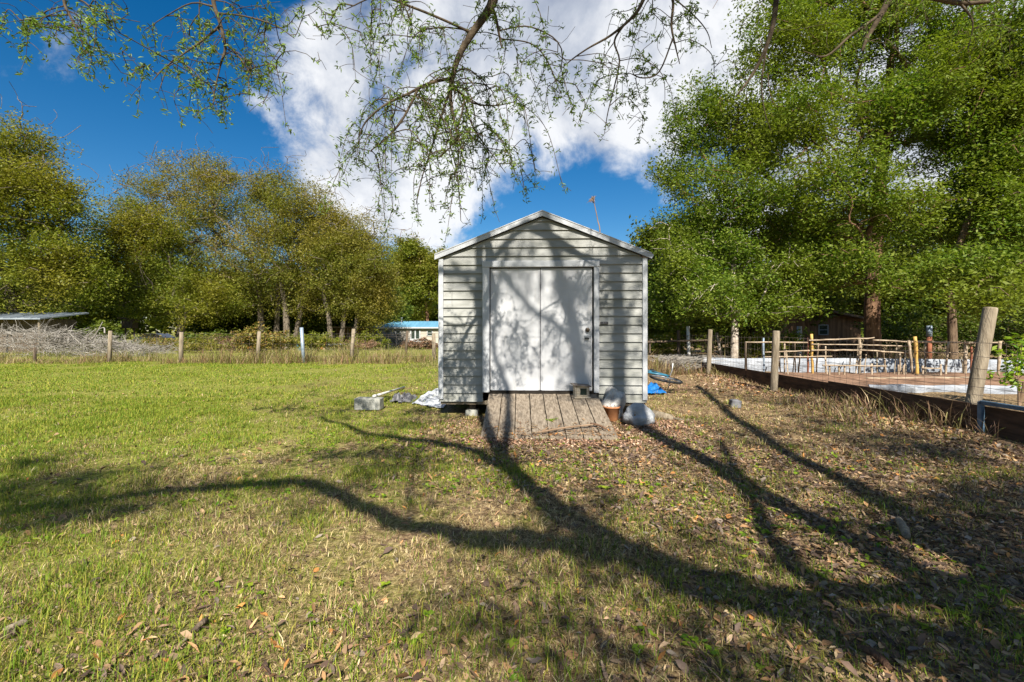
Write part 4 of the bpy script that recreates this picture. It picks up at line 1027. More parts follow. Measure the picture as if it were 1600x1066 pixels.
for k in range(22):
    u = random.uniform(1200, 1570); stick('stake', tpt(u+random.uniform(-5, 5), random.uniform(584, 593), random.uniform(-.3, 1.2))-np.array([0, 0, .06]), tpt(u, random.uniform(534, 566), random.uniform(-.1, .9)), random.uniform(.014, .026), random.choice(['bamboo', 'bamboo', 'post', 'post_dark']))
for a, b2, r in (((1165, 535), (1262, 535), .026), ((1195, 551), (1265, 548), .022), ((1195, 558), (1300, 557), .02), ((1264, 532), (1345, 529), .026), ((1268, 548), (1342, 547), .026), ((1268, 538), (1345, 539), .018), ((1340, 530), (1366, 528), .024),
              ((1344, 547), (1420, 552), .026), ((1364, 532), (1440, 535), .03), ((1434, 535), (1540, 536), .028), ((1446, 551), (1506, 551), .02), ((1345, 539), (1425, 541), .018), ((1508, 537), (1564, 535), .025)):
    stick('rail', tpt(*a, -.05), tpt(*b2, -.05), r)
# low stick railing in the bed
lr = thing('low_stick_railing', (8.6, 11.6, 0), 'knee high railing of pale sticks in front of the white sheet wall', 'railing')
for u in (1296, 1311, 1320, 1362, 1404, 1412, 1442, 1470):
    stick('stake', U(u+random.uniform(-1, 1), 592, 11.7)-np.array([0, 0, .05]), U(u, 570+random.uniform(-2, 2), 11.7), .03, 'bamboo', lr)
stick('rail', U(1285, 571, 11.65), U(1385, 572, 11.65), .022, 'bamboo', lr); stick('rail', U(1440, 575, 11.65), U(1470, 576, 11.65), .022, 'bamboo', lr)
# single white posts
for (u, vb, ut, vt, Y, r, mn, lab) in ((1077, 570, 1075, 510, 15.6, .055, 'pvc', 'upright white post beside the garden fence corner, left of the slender trunk'),
                               (1130, 568, 1120, 520, 16.2, .05, 'bark_pale', 'leaning pale birch like stake between white post and slender trunk')):
    mb = MB(); a = U(u, vb, Y); a[2] = -.05; mb.tube([a, U(ut, vt, Y)], r, 10); setp(mb.build('white_post', M[mn], None, True), lab, 'post')
p = gp(1249, 20); mb = MB(); mb.tube([p, U(1249, 510, 20)], .1, 10); setp(mb.build('marker_post', M['white_paint'], None, True), 'white topped post left of the brown barn window', 'post')
wp = thing('capped_post', gp(1452, 16), 'dark red post with white sleeve on top behind the yellow bamboo stake', 'post')
mb = MB(); mb.tube([gp(1452, 16), U(1452, 526, 16)], .075, 10); mb.build('shaft', M['stake_red'], wp, True)
mb = MB(); mb.tube([U(1452, 526, 16), U(1452, 509, 16)], .085, 10); mb.build('sleeve', M['fence_blue'], wp, True)

# brown barn
bn = thing('brown_barn', gp(1285, 24), 'brown wooden barn with sloping dark roof among the trees behind the garden', 'barn')
b0 = gz((16, 24)); xa, xb = (1225-CU)*24/F, (1345-CU)*24/F; zr = U(0, 480, 24)[2]
mb = MB(); mb.prism([(xa, 24, b0-.1), (xb, 24, b0-.1), (xb, 24, 1.85), (xa+.9, 24, zr-.12), (xa, 24, zr-.4)], (0, 5, 0)); mb.build('wall', M['brown_wall'], bn)
mb = MB(); mb.prism([(xa+.7, 23.5, zr), (xb+.5, 23.5, 1.72), (xb+.5, 23.5, 1.84), (xa+.7, 23.5, zr+.12)], (0, 6, 0)); mb.prism([(xa+.7, 23.5, zr), (xa+.7, 23.5, zr+.12), (xa-.5, 23.5, zr-.45), (xa-.5, 23.5, zr-.57)], (0, 6, 0)); mb.build('roof', M['post_dark'], bn)
a, b2 = U(1279, 508, 24), U(1293, 523, 24); mb = MB()
for c, d in (((a[0], (a[2]+b2[2])/2), (.05, a[2]-b2[2])), ((b2[0], (a[2]+b2[2])/2), (.05, a[2]-b2[2])), (((a[0]+b2[0])/2, a[2]), (b2[0]-a[0]+.05, .05)), (((a[0]+b2[0])/2, b2[2]), (b2[0]-a[0]+.05, .05)), (((a[0]+b2[0])/2, (a[2]+b2[2])/2), (b2[0]-a[0], .035))): mb.box((c[0], 23.98, c[1]), (d[0], .05, d[1]))
wf = mb.build('window', M['roof_metal'], bn)
mb = MB(); mb.box(((a[0]+b2[0])/2, 23.99, (a[2]+b2[2])/2), (b2[0]-a[0], .02, a[2]-b2[2])); mb.build('pane', M['glass_dark'], wf)

shrub('bright yellow green citrus sapling at the right edge beside the tall leaning post', 1592, 7.6, .75, 1.35, 'leaf_citrus', 21, 36, 12, .1, name='sapling', cat='sapling')
shrub('green shrub at the foot of the slender trunk', 1170, 17, 1.8, 1.3, 'leaf_olive2', 22)
shrub('tangled bush at the garden fence corner next to the shed', 1035, 17, 1.8, 1.2, 'leaf_olive2', 23)
shrub('leafy shrub left of the barn behind the trellis', 1215, 19, 2.2, 1.5, 'leaf_right', 24)
shrub('dark leafy shrub right of the thick reddish trunk', 1415, 21, 3.6, 2.2, 'leaf_deep', 25, 90)
shrub('dark leafy shrub behind the leaning post', 1530, 20, 3.6, 2.3, 'leaf_deep', 26, 90)
shrub('dark leafy shrub at the far right of the garden', 1620, 18, 3.4, 2.3, 'leaf_deep', 27, 90)
shrub('dry brown shrub below the barn window', 1300, 21.5, 2.8, 1.0, 'leaf_red', 28)
# bare bramble heap at fence corner
mb = MB(); rr = random.Random(4); cb_ = thing('bramble_heap', (5.2, 14.6, 0), 'grey heap of bare brambles at the garden fence corner beside the white post', 'brambles')
for k in range(420):
    u = rr.uniform(1030, 1085); a = G(u, rr.uniform(575, 584)); hgt = .9*max(.15, 1-abs(u-1045)/55); d = np.array([rr.gauss(.3, .5), rr.gauss(0, .4), 1.]); pts = [a]
    for s in range(4): a = a+d*hgt*.28; pts.append(a); d = d+np.array([rr.gauss(0, .5), rr.gauss(0, .3), -.35])
    mb.tube(pts, [.009, .008, .007, .005, .003], 4)
mb.build('stems', M['twig_grey'], cb_)

# ------------------------------------------------------------------ overhead oak behind the viewer : limbs, shadows, hanging sprays
rng = np.random.default_rng(99)
ot = thing('shade_oak', (3.0, -4.8, 0), 'overhanging oak whose leafy twigs hang into the top of the photo', 'tree')
sk = Skel(rng)
tr0 = sk.path([(3.05, -4.9, -.2), (2.95, -4.7, 2.2), lift(1700, 1095, 4.4)], [.3, .22, .19], -1, 6)
A = [(1600, 1058, 4.6), (1400, 1000, 4.7), (1200, 940, 4.8), (1050, 895, 4.9), (950, 848, 5.0), (860, 788, 5.1), (805, 738, 5.3), (768, 690, 5.5)]
iA = sk.path([sk.P[tr0]]+[lift(*q) for q in A], [.18, .165, .145, .125, .105, .085], tr0, 4)
def branch_from(p, pts, r):
    i = sk.nearest(np.array(p)); return sk.path([sk.P[i]]+[np.array(q) for q in pts], r, i, 4)
branch_from(lift(1000, 870, 4.95), [lift(*q) for q in ((860, 845, 5.1), (760, 842, 5.2), (640, 822, 5.3), (560, 790, 5.4), (480, 757, 5.5), (380, 758, 5.6), (280, 768, 5.7), (150, 782, 5.8), (0, 805, 5.9), (-120, 830, 6.0))], [.095, .085, .07, .058, .045, .03])
branch_from(lift(820, 752, 5.3), [lift(*q) for q in ((740, 706, 5.6), (690, 694, 5.7), (630, 688, 5.8), (570, 678, 5.9), (500, 650, 6.0))], [.08, .065, .04])
branch_from(lift(640, 822, 5.3), [lift(*q) for q in ((640, 760, 5.7), (655, 720, 6.0))], [.015, .008])
# limbs whose shadow lies on the shed front
iw = branch_from(lift(790, 715, 5.4), [lift_wall(795, 640, -.9), lift_wall(775, 560, -.8), lift_wall(772, 480, -.7), lift_wall(785, 420, -.6), lift_wall(800, 360, -.5)], [.06, .04, .03, .025])
branch_from(lift_wall(772, 470, -.7), [lift_wall(735, 560, -.7), lift_wall(710, 530, -.6), lift_wall(692, 512, -.5)], [.03, .02])
branch_from(lift_wall(785, 425, -.6), [lift_wall(755, 500, -.9), lift_wall(745, 470, -.9), lift_wall(728, 430, -.8), lift_wall(705, 405, -.8)], [.035, .025])
branch_from(lift_wall(790, 400, -.6), [lift_wall(786, 425, -1), lift_wall(815, 465, -1.2), lift_wall(840, 492, -1.4), lift_wall(875, 515, -1.6), lift_wall(905, 560, -1.8)], [.03, .035, .04, .045])
# limb reaching over the viewer to the hanging sprays
iL = branch_from(sk.P[iA], [(.1, -.2, 6.8), (0, .9, 7.4), (-.08, 2.2, 7.1), (-.12, 3.3, 6.0), U(790, -70, 3.9)], [.07, .065, .055])
L1 = sk.path([sk.P[iL]]+[U(u, v, Y) for u, v, Y in ((772, -5, 4.0), (762, 18, 4.0), (738, 52, 4.0), (717, 88, 4.0), (707, 122, 4.0), (704, 155, 4.0), (712, 200, 4.0), (722, 235, 4.05))], [.05, .042, .034, .027, .02, .013, .007], iL, 4)
def hang(p, pts, r): 
    i = sk.nearest(np.array(p)); return sk.path([sk.P[i]]+[U(*q) for q in pts], r, i, 4)
hang(U(705, 118, 4), [(672, 130, 3.95), (635, 148, 3.9), (600, 165, 3.85), (572, 190, 3.8), (560, 215, 3.8)], [.015, .011, .005])
hang(U(704, 140, 4), [(690, 180, 4.1), (675, 230, 4.2), (660, 275, 4.2), (650, 320, 4.2)], [.012, .008, .004])
hang(U(705, 130, 4), [(722, 148, 4), (742, 162, 3.9), (775, 165, 3.9), (800, 160, 3.9)], [.012, .008, .004])
hang(U(725, 150, 4), [(740, 200, 4.1), (768, 240, 4.1), (790, 270, 4.1)], [.009, .006, .003])
hang(U(768, 5, 4), [(774, 25, 4), (780, 55, 4), (784, 75, 4)], [.016, .012, .006])
hang(U(740, 48, 4), [(690, 30, 3.9), (640, 10, 3.9), (590, -5, 3.9), (540, 15, 3.9)], [.01, .008, .004])
hang(U(655, 140, 4), [(630, 185, 3.9), (605, 215, 3.9), (580, 235, 3.9)], [.008, .006, .003])
hang(U(690, 180, 4.1), [(712, 260, 4.1), (718, 310, 4.1), (720, 345, 4.1)], [.006, .005, .003])
# left spray
iB = branch_from((.0, .9, 7.4), [(-.9, 1.6, 6.8), (-1.7, 3.0, 5.2), U(335, -50, 3.6)], [.05, .04, .03])
hl = sk.path([sk.P[iB]]+[U(*q) for q in ((333, 0, 3.6), (345, 40, 3.6), (352, 75, 3.6), (345, 100, 3.6), (336, 140, 3.6), (333, 165, 3.6))], [.02, .013, .008, .004], iB, 4)
hang(U(346, 42, 3.6), [(318, 62, 3.6), (290, 82, 3.55), (255, 108, 3.55), (240, 125, 3.5)], [.01, .007, .003])
hang(U(352, 70, 3.6), [(370, 85, 3.6), (385, 105, 3.6), (395, 120, 3.6)], [.007, .005, .003])
hang(U(340, 20, 3.6), [(380, 25, 3.6), (430, 40, 3.6), (460, 60, 3.6)], [.008, .006, .003])
hang(U(338, 10, 3.6), [(300, 5, 3.6), (260, 25, 3.6), (225, 48, 3.6)], [.008, .006, .003])
iC = branch_from((-1.7, 3.0, 5.2), [(-2.3, 3.3, 4.8), U(110, -50, 3.4)], [.03, .02])
sk.path([sk.P[iC]]+[U(*q) for q in ((100, 0, 3.4), (112, 30, 3.4), (126, 60, 3.4), (130, 80, 3.4))], [.012, .008, .003], iC, 4)
hang(U(105, -10, 3.4), [(140, 10, 3.4), (150, 45, 3.4), (146, 80, 3.4)], [.008, .006, .003])
hang(U(110, 20, 3.4), [(80, 25, 3.4), (50, 30, 3.4), (32, 32, 3.4)], [.007, .005, .003])
# centre-right spray
iD = branch_from((.0, .9, 7.4), [(.6, 2.2, 6.9), (1.1, 3.4, 5.5), U(1020, -40, 4.2)], [.05, .04, .03])
sk.path([sk.P[iD]]+[U(*q) for q in ((1005, 0, 4.2), (990, 25, 4.2), (955, 55, 4.2), (920, 75, 4.2), (895, 92, 4.2), (880, 105, 4.2))], [.02, .014, .008, .004], iD, 4)
hang(U(1015, -25, 4.2), [(1050, -5, 4.2), (1049, 40, 4.2), (1056, 75, 4.2), (1062, 100, 4.2)], [.016, .011, .004])
hang(U(975, 40, 4.2), [(960, 65, 4.2), (968, 95, 4.2), (960, 135, 4.2), (950, 175, 4.2), (945, 205, 4.2)], [.01, .007, .003])
hang(U(1052, 60, 4.2), [(1030, 112, 4.2), (1005, 122, 4.2), (985, 115, 4.2)], [.006, .005, .003])
hang(U(1050, 0, 4.2), [(1085, 25, 4.2), (1105, 50, 4.2), (1112, 75, 4.2)], [.008, .006, .003])
# right dark limbs
iE = branch_from((.6, 2.2, 6.9), [(1.7, 3.2, 5.4), U(1215, -60, 4.4)], [.045, .035])
sk.path([sk.P[iE]]+[U(*q) for q in ((1213, 0, 4.4), (1205, 50, 4.4), (1190, 90, 4.4), (1170, 125, 4.4), (1150, 150, 4.4))], [.03, .024, .016, .006], iE, 4)
hang(U(1200, 70, 4.4), [(1190, 130, 4.4), (1195, 175, 4.4), (1205, 205, 4.4)], [.01, .007, .003])
iF = branch_from((1.7, 3.2, 5.4), [(2.9, 3.6, 5.2), U(1395, -40, 4.6)], [.04, .03])
sk.path([sk.P[iF]]+[U(*q) for q in ((1388, 0, 4.6), (1372, 30, 4.6), (1355, 60, 4.6), (1347, 80, 4.6))], [.036, .028, .01], iF, 4)
hang(U(1375, 25, 4.6), [(1330, 55, 4.6), (1290, 88, 4.6), (1255, 80, 4.6)], [.016, .011, .005])
hang(U(1390, -10, 4.6), [(1450, -5, 4.6), (1500, 5, 4.6), (1545, 3, 4.6)], [.03, .026, .016])
hang(U(1500, 5, 4.6), [(1520, 35, 4.6), (1512, 80, 4.6)], [.012, .008, .004])
lf = []      # leaf rosettes along long drooping twigs
def droop(box, n, lmin, lmax):
    P = np.array(sk.P); uu = CU+P[:, 0]/np.maximum(P[:, 1], .1)*F; vv = HV-(P[:, 2]-EYE)/np.maximum(P[:, 1], .1)*F
    k = np.where((P[:, 1] > 3) & (uu > box[0]) & (uu < box[2]) & (vv > box[1]) & (vv < box[3]))[0]
    for _ in range(n):
        i = int(rng.choice(k)); p = np.array(sk.P[i]); L = rng.uniform(lmin, lmax); a = rng.uniform(0, 6.28)
        d = np.array([math.cos(a), math.sin(a)*.45, 0]); q1 = p+d*L*.3+np.array([0, 0, rng.uniform(-.02, .08)*L]); q2 = p+d*L*.55+np.array([0, 0, -.2*L]); q3 = p+d*L*rng.uniform(.55, .75)+np.array([0, 0, -rng.uniform(.5, .85)*L])
        n0 = len(sk.P); sk.path([p, q1+rng.normal(0, .03, 3), q2+rng.normal(0, .04, 3), q3], [.0045, .0032, .0022, .0014], i, 5)
        m = np.arange(n0+4, len(sk.P)); lf.extend([sk.P[j] for j in m if rng.random() < .42]); lf.append(sk.P[-1])
        for j in m:
            if rng.random() < .5:
                e = rng.normal(0, 1, 3); e[2] -= .6; e /= np.linalg.norm(e); l2 = rng.uniform(.06, .17); n1 = sk.path([sk.P[j], np.array(sk.P[j])+e*l2*.5+np.array([0, 0, .01]), np.array(sk.P[j])+e*l2], [.0018, .0012], int(j), 3)
                if rng.random() < .62: lf.append(sk.P[n1])
droop((540, -40, 840, 240), 54, .35, .95); droop((560, 90, 800, 330), 52, .3, .75); droop((225, -30, 470, 150), 26, .25, .6); droop((20, -30, 200, 90), 12, .2, .45); droop((860, -30, 1090, 180), 28, .3, .75); droop((1120, -30, 1560, 120), 12, .3, .8); droop((480, -30, 700, 60), 14, .25, .6)
first = 0
def px_att(lobes, n, Y, dy=.35):
    lb = np.array(lobes, float); w = lb[:, 2]*lb[:, 3]; k = rng.choice(len(lb), n, p=w/w.sum()); v = rng.normal(0, 1, (n, 2)); v /= np.linalg.norm(v, axis=1, keepdims=True); v *= rng.random((n, 1))**.5
    return np.array([U(lb[a, 0]+b2[0]*lb[a, 2], lb[a, 1]+b2[1]*lb[a, 3], Y+rng.normal(0, dy)) for a, b2 in zip(k, v)])
att = np.concatenate([
    px_att([(620, 180, 70, 60), (590, 90, 60, 60), (690, 60, 60, 60), (780, 60, 50, 60), (650, 270, 50, 55), (700, 300, 30, 45), (770, 210, 45, 55), (730, 250, 55, 70), (560, 225, 25, 25), (640, 320, 30, 25), (720, 340, 20, 18), (520, 30, 60, 40)], 62, 4.0),
    px_att([(400, 60, 60, 60), (335, 125, 30, 50), (290, 90, 50, 35), (450, 90, 50, 45), (250, 55, 40, 25), (410, 15, 70, 25), (480, 40, 40, 40)], 44, 3.6),
    px_att([(125, 45, 55, 45), (70, 35, 40, 12), (180, 75, 25, 25), (150, 15, 50, 20)], 34, 3.4),
    px_att([(900, 80, 45, 45), (960, 100, 60, 70), (940, 180, 25, 40), (1030, 60, 50, 60), (990, 30, 80, 35), (1080, 50, 30, 40)], 36, 4.2),
    px_att([(1180, 90, 50, 70), (1250, 60, 60, 50), (1330, 60, 60, 40), (1480, 40, 70, 40)], 20, 4.5)])
tips = sk.grow(att, .12, .09, -.02, first, .1)
P = np.array(sk.P); tips = np.array(tips); keep = rng.random(len(tips)) > .2
C = P[tips[keep]]
sec = np.array([sk.par[sk.par[sk.par[i]]] for i in tips[keep]]); rr_ = sk.radii(.0021, .45); C = np.concatenate([C, P[sec[rr_[sec] < .006]]])
# leafless side twiglets
tw = C[rng.choice(len(C), 330)]+rng.normal(0, .1, (330, 3)); sk.grow(tw, .05, .06, 0, first, .12)
C = np.concatenate([C, np.array(lf)])
V1, F1 = leaves_np(C, 7, (.045, .045, .04), .039, .01, rng, .3, .25, True)
link_mesh('hanging_leaves', np_mesh('hanging_leaves', V1, F1), M['leaf_near'], ot)
# crown above and behind the viewer (out of frame): casts the dappled shade
cl = []
def shade_g(u, v, ru, rv, n, h):
    for _ in range(n):
        a = rng.uniform(0, 6.28); r = rng.random()**.5; vv = v+rv*r*math.sin(a)
        cl.append(lift(u+ru*r*math.cos(a), max(vv, 560), h+rng.uniform(-.5, .8)))
def shade_w(u, v, ru, rv, n, Yt):
    for _ in range(n):
        a = rng.uniform(0, 6.28); r = rng.random()**.5; cl.append(lift_wall(u+ru*r*math.cos(a), v+rv*r*math.sin(a), Yt+rng.uniform(-.6, .3)))
shade_g(90, 760, 190, 55, 52, 6.2); shade_g(560, 722, 110, 26, 20, 6); shade_g(540, 612, 130, 12, 9, 8); shade_g(600, 655, 90, 18, 7, 7)
shade_w(805, 480, 55, 80, 9, -3.6); shade_w(770, 375, 80, 30, 9, -3.4); shade_w(715, 470, 35, 90, 5, -3.3); shade_w(890, 420, 50, 40, 4, -3.4); shade_w(860, 575, 80, 35, 6, -3.6); shade_w(975, 430, 30, 50, 4, -3.4)
shade_g(1000, 1030, 260, 40, 14, 4.6); shade_g(700, 960, 120, 40, 3, 5)
tw2 = []
for (u0, v0, u1, v1, hh_) in ((0, 805, 480, 757, 5.8), (480, 757, 860, 845, 5.3), (860, 845, 1200, 940, 5.0), (768, 690, 1000, 870, 5.2), (570, 680, 768, 705, 5.8)):
    for _ in range(34):
        t_ = rng.random(); tw2.append(lift(u0+(u1-u0)*t_+rng.normal(0, 45), max(v0+(v1-v0)*t_+rng.normal(0, 26), 600), hh_+rng.uniform(0, .9)))
        if rng.random() < .4: cl.append(tw2[-1])
sk.grow(np.array(cl), .25, .5, .05, 0, .1)
sk.grow(np.array(tw2), .15, .3, .05, 0, .15)
link_mesh('trunk', sk.mesh('trunk', .0019, .36, 6, .07), M['bark_near'], ot, True)
V2, F2 = leaves_np(np.array(cl), 75, (.34, .34, .2), .07, .028, rng, .4)
link_mesh('crown', np_mesh('crown', V2, F2), M['leaf_near'], ot)

# two more trees behind the viewer, known by their trunk shadows
def shadow_tree(label, base, paths, clumps, seed, rad):
    rng2 = np.random.default_rng(seed); t = thing('shade_tree', base, label, 'tree'); s2 = Skel(rng2)
    i0 = s2.path(paths[0], rad, -1, 6)
    for p, r in paths[1:]:
        i = s2.nearest(np.array(p[0])); s2.path([s2.P[i]]+[np.array(q) for q in p[1:]], r, i, 4)
    s2.grow(np.array(clumps), .25, .5, .1, 4, .08)
    P2 = np.array(s2.P); P2 = P2[(np.array(s2.rmin) > .03) & (P2[:, 2] > 3.2)]; ex_ = P2[rng2.choice(len(P2), 90)]+rng2.normal(0, .38, (90, 3)); s2.grow(ex_, .15, .25, .05, 4, .15); link_mesh('trunk', s2.mesh('trunk', .004, .42, 6, .06), M['bark'], t, True)
    V, Fc = leaves_np(np.concatenate([np.array(clumps), ex_[::3]]), 80, (.45, .45, .25), .09, .04, rng2, .4); link_mesh('crown', np_mesh('crown', V, Fc), M['leaf_right'], t)
def pts_g(lst, r2):
    out = []
    for u, v, ru, rv, n, h in lst:
        for _ in range(int(n*1.2)):
            a = r2.uniform(0, 6.28); r = r2.random()**.5; out.append(lift(u+ru*r*math.cos(a), max(v+rv*r*math.sin(a), 565), h+r2.uniform(-.8, .8)))
    return out
r2 = random.Random(31)
top = lift_wall(950, 350, -1.2)
cl2 = [top+np.array([r2.gauss(0, 1.0), r2.gauss(-.6, .8), r2.uniform(-.2, 2.6)]) for _ in range(60)]
shadow_tree('slim straight tree behind the viewer whose shadow crosses lawn and shed wall', (2.5, -1.25, 0),
            [[(2.5, -1.25, -.1), (2.42, -1.25, 2.5), lift_wall(966, 640, -1.25), lift_wall(966, 560, -1.25), lift_wall(962, 450, -1.2), top],
             ([lift_wall(966, 650, -1.25), lift_wall(915, 630, -1.6), lift_wall(905, 570, -1.7), lift_wall(888, 480, -1.8), lift_wall(868, 400, -1.9), lift_wall(850, 335, -2.0)], [.1, .105, .1, .09, .08])], cl2, 32, [.14, .115, .1, .09])
pB = [lift(*q) for q in ((1600, 905, 4.2), (1450, 826, 4.9), (1350, 768, 5.4), (1230, 710, 6.2), (1150, 655, 7.0), (1090, 604, 8.0))]
cl3 = pts_g([(1480, 690, 150, 30, 30, 7.5), (1600, 800, 160, 60, 34, 6.5), (1330, 660, 100, 25, 14, 8), (1640, 900, 90, 50, 10, 5.2), (1300, 620, 140, 15, 14, 9), (1590, 1040, 90, 25, 6, 4.6), (1250, 620, 80, 15, 6, 10)], r2)
pD = [lift(*q) for q in ((1330, 930, 4.8), (1215, 855, 5.5), (1180, 790, 6.0), (1145, 728, 6.6), (1120, 690, 7.0))]
shadow_tree('spreading tree behind the viewer on the right whose crown shades the leaf strewn corner', (5.2, -4.2, 0),
            [[(5.2, -4.2, -.1), (5.0, -3.8, 1.8)]+pB, ([pB[0]]+pD, [.08, .07, .06, .045])], cl3, 33, [.17, .145, .125, .105, .09, .075])

# ------------------------------------------------------------------ grass, litter, weeds
def inside(x, y):
    dx, dy = x-.445, y-6.74; c, s = math.cos(R(2.2)), math.sin(R(2.2)); lx, ly = dx*c-dy*s, dx*s+dy*c
    shed = (np.abs(lx) < 1.56) & (ly > -.02) & (ly < 4.95)
    ramp_ = (lx > -.82) & (lx < .82) & (ly > -1.44) & (ly <= 0)
    return shed | ramp_
def field(x, y):
    """green share, litter share"""
    n1 = vnoise(x*.7+5, y*.7, 11); n2 = vnoise(x*2.3, y*2.3, 12); n3 = vnoise(x*.25, y*.25, 13)
    g = .34-.065*(x+.5)+.12*sstep(3.6, 1.6, y)+.055*(np.minimum(y, 9)-4)*(x < 1)+(n1-.5)*.7+(n2-.5)*.7+(n3-.5)*.3
    g = np.where(y > 14, g-.12*(y-14), g)
    lit = .34+.19*(x)+.09*(3-y)+(n1-.5)*1.1+(n2-.5)*.5
    near = np.exp(-((x-.45)**2/2.0+(y-5.4)**2/.5)); g = g-near*1.1; lit = lit+near*.8
    und = (np.abs(x-.4) < 1.9) & (np.abs(y-6.9) < .7); g = np.where(und, g-.5, g)
    return np.clip(g, .05, .97), np.clip(lit, 0, 1)
GREEN = np.array([[.15, .235, .018], [.2, .28, .022], [.3, .33, .04], [.13, .22, .016], [.38, .35, .055]]); STRAW = np.array([[.74, .58, .3], [.56, .42, .2], [.8, .66, .39], [.42, .29, .14], [.66, .5, .23], [.3, .19, .1], [.2, .125, .075]])
def scatter(n, y0, y1, rng, margin=1.0):
    y = np.sqrt(rng.uniform(y0**2, y1**2, n)); x = rng.uniform(-1, 1, n)*(y*1.15+margin); return x, y
def blades(n, y0, y1, h, w, rng, seg=True, patch=True):
    x, y = scatter(n, y0, y1, rng); k = ~inside(x, y) & (x < 5.75) & ~((y > 18.5))
    g, lit = field(x, y)
    dens = .35+.65*np.clip(vnoise(x*5, y*5, 21)*1.3-.15+(g-.4)*.6, 0, 1); dens = dens*np.clip(1.25-lit*.75, .2, 1)*(.3+.7*sstep(.22, .42, vnoise(x*1.1+3, y*1.1, 61)))
    k &= rng.random(n) < dens
    x, y, g = x[k], y[k], g[k]; n = len(x)
    isg = rng.random(n) < g
    tuft = vnoise(x*3.1+9, y*3.1, 31)
    hh = h*rng.uniform(.35, 1.25, n)*np.where(isg, 1.0, .8)*(.6+.9*tuft)
    a = rng.uniform(0, 2*math.pi, n); lean = np.where(isg, rng.uniform(.15, 1.4, n), rng.uniform(.6, 4.0, n))
    d = np.stack([np.cos(a), np.sin(a)], 1); z = H(x, y)-.006
    ww = w*rng.uniform(.6, 1.4, n); s = np.stack([-d[:, 1], d[:, 0]], 1)*ww[:, None]
    b = np.stack([x, y, z], 1); norm = 1/np.sqrt(1+lean**2)
    up = hh*norm; out = hh*lean*norm
    col = np.where(isg[:, None], GREEN[rng.integers(0, 5, n)], STRAW[rng.integers(0, 7, n)])*np.where(isg[:, None], rng.uniform(.7, 1.15, (n, 1)), rng.uniform(.35, 1.15, (n, 1)))
    col = np.concatenate([col, np.ones((n, 1))], 1)
    S3 = np.concatenate([s, np.zeros((n, 1))], 1); D3 = np.concatenate([d, np.zeros((n, 1))], 1); Z3 = np.array([[0, 0, 1.]])
    mid = b+D3*(out*.35)[:, None]+Z3*(up*.62)[:, None]; tip = b+D3*out[:, None]+Z3*(up*.9)[:, None]
    V = np.stack([b-S3*.5, b+S3*.5, mid+S3*.4, tip, mid-S3*.4], 1)
    return V, col
parts = []
rng = np.random.default_rng(1234)
for (n, y0, y1, h, w) in ((460000, 1.0, 4.2, .062, .0032), (380000, 4.2, 8.5, .062, .005), (280000, 8.5, 19, .065, .010)):
    parts.append(blades(n, y0, y1, h, w, rng))
# taller tufts
tx, ty = scatter(1500, 1.2, 9.5, rng); k = ~inside(tx, ty) & (tx < 5.5); tx, ty = tx[k], ty[k]; tg = field(tx, ty)[0]
m_ = 26; nt_ = len(tx); x = np.repeat(tx, m_)+rng.normal(0, .022, nt_*m_); y = np.repeat(ty, m_)+rng.normal(0, .022, nt_*m_); n = nt_*m_
hh = np.repeat(rng.uniform(.05, .13, nt_), m_)*rng.uniform(.5, 1.2, n); isg = rng.random(n) < np.repeat(np.clip(tg+.34+rng.normal(0, .25, nt_), .03, .97), m_)
a = np.arctan2(y-np.repeat(ty, m_), x-np.repeat(tx, m_))+rng.normal(0, .5, n); le = rng.uniform(.35, 2.6, n); d = np.stack([np.cos(a), np.sin(a), np.zeros(n)], 1); no = 1/np.sqrt(1+le**2)
S3 = np.stack([-d[:, 1], d[:, 0], d[:, 2]], 1)*(rng.uniform(.0025, .005, n)*(1+.12*np.maximum(y-3, 0)))[:, None]; b = np.stack([x, y, H(x, y)-.005], 1); Z3 = np.array([[0, 0, 1.]])
mid = b+d*(hh*le*no*.35)[:, None]+Z3*(hh*no*.65)[:, None]; tip = b+d*(hh*le*no)[:, None]+Z3*(hh*no*.85)[:, None]
col = np.where(isg[:, None], GREEN[rng.integers(0, 5, n)], STRAW[rng.integers(0, 7, n)])*rng.uniform(.6, 1.15, (n, 1))
parts.append((np.stack([b-S3*.5, b+S3*.5, mid+S3*.4, tip, mid-S3*.4], 1), np.concatenate([col, np.ones((n, 1))], 1)))
V = np.concatenate([p[0] for p in parts]); Cc = np.concatenate([p[1] for p in parts]); n = len(V)
b = np.arange(n)[:, None]*5
F4 = np.concatenate([b+np.array([[0, 1, 2, 4]])], 0); F3 = b+np.array([[4, 2, 3]])
me = bpy.data.meshes.new('grass'); Vf = V.reshape(-1, 3).astype(np.float32)
me.vertices.add(len(Vf)); me.vertices.foreach_set('co', Vf.ravel())
loops = np.concatenate([F4.ravel(), F3.ravel()]).astype(np.int32); me.loops.add(len(loops)); me.loops.foreach_set('vertex_index', loops)
me.polygons.add(2*n); me.polygons.foreach_set('loop_start', np.concatenate([np.arange(n)*4, 4*n+np.arange(n)*3]).astype(np.int32)); me.update(calc_edges=True)
at_ = me.color_attributes.new('tint', 'FLOAT_COLOR', 'POINT'); at_.data.foreach_set('color', np.repeat(Cc, 5, 0).astype(np.float32).ravel())
setp(link_mesh('grass', me, M['tint']), 'short patchy green and straw coloured lawn grass', 'grass', kind='stuff')

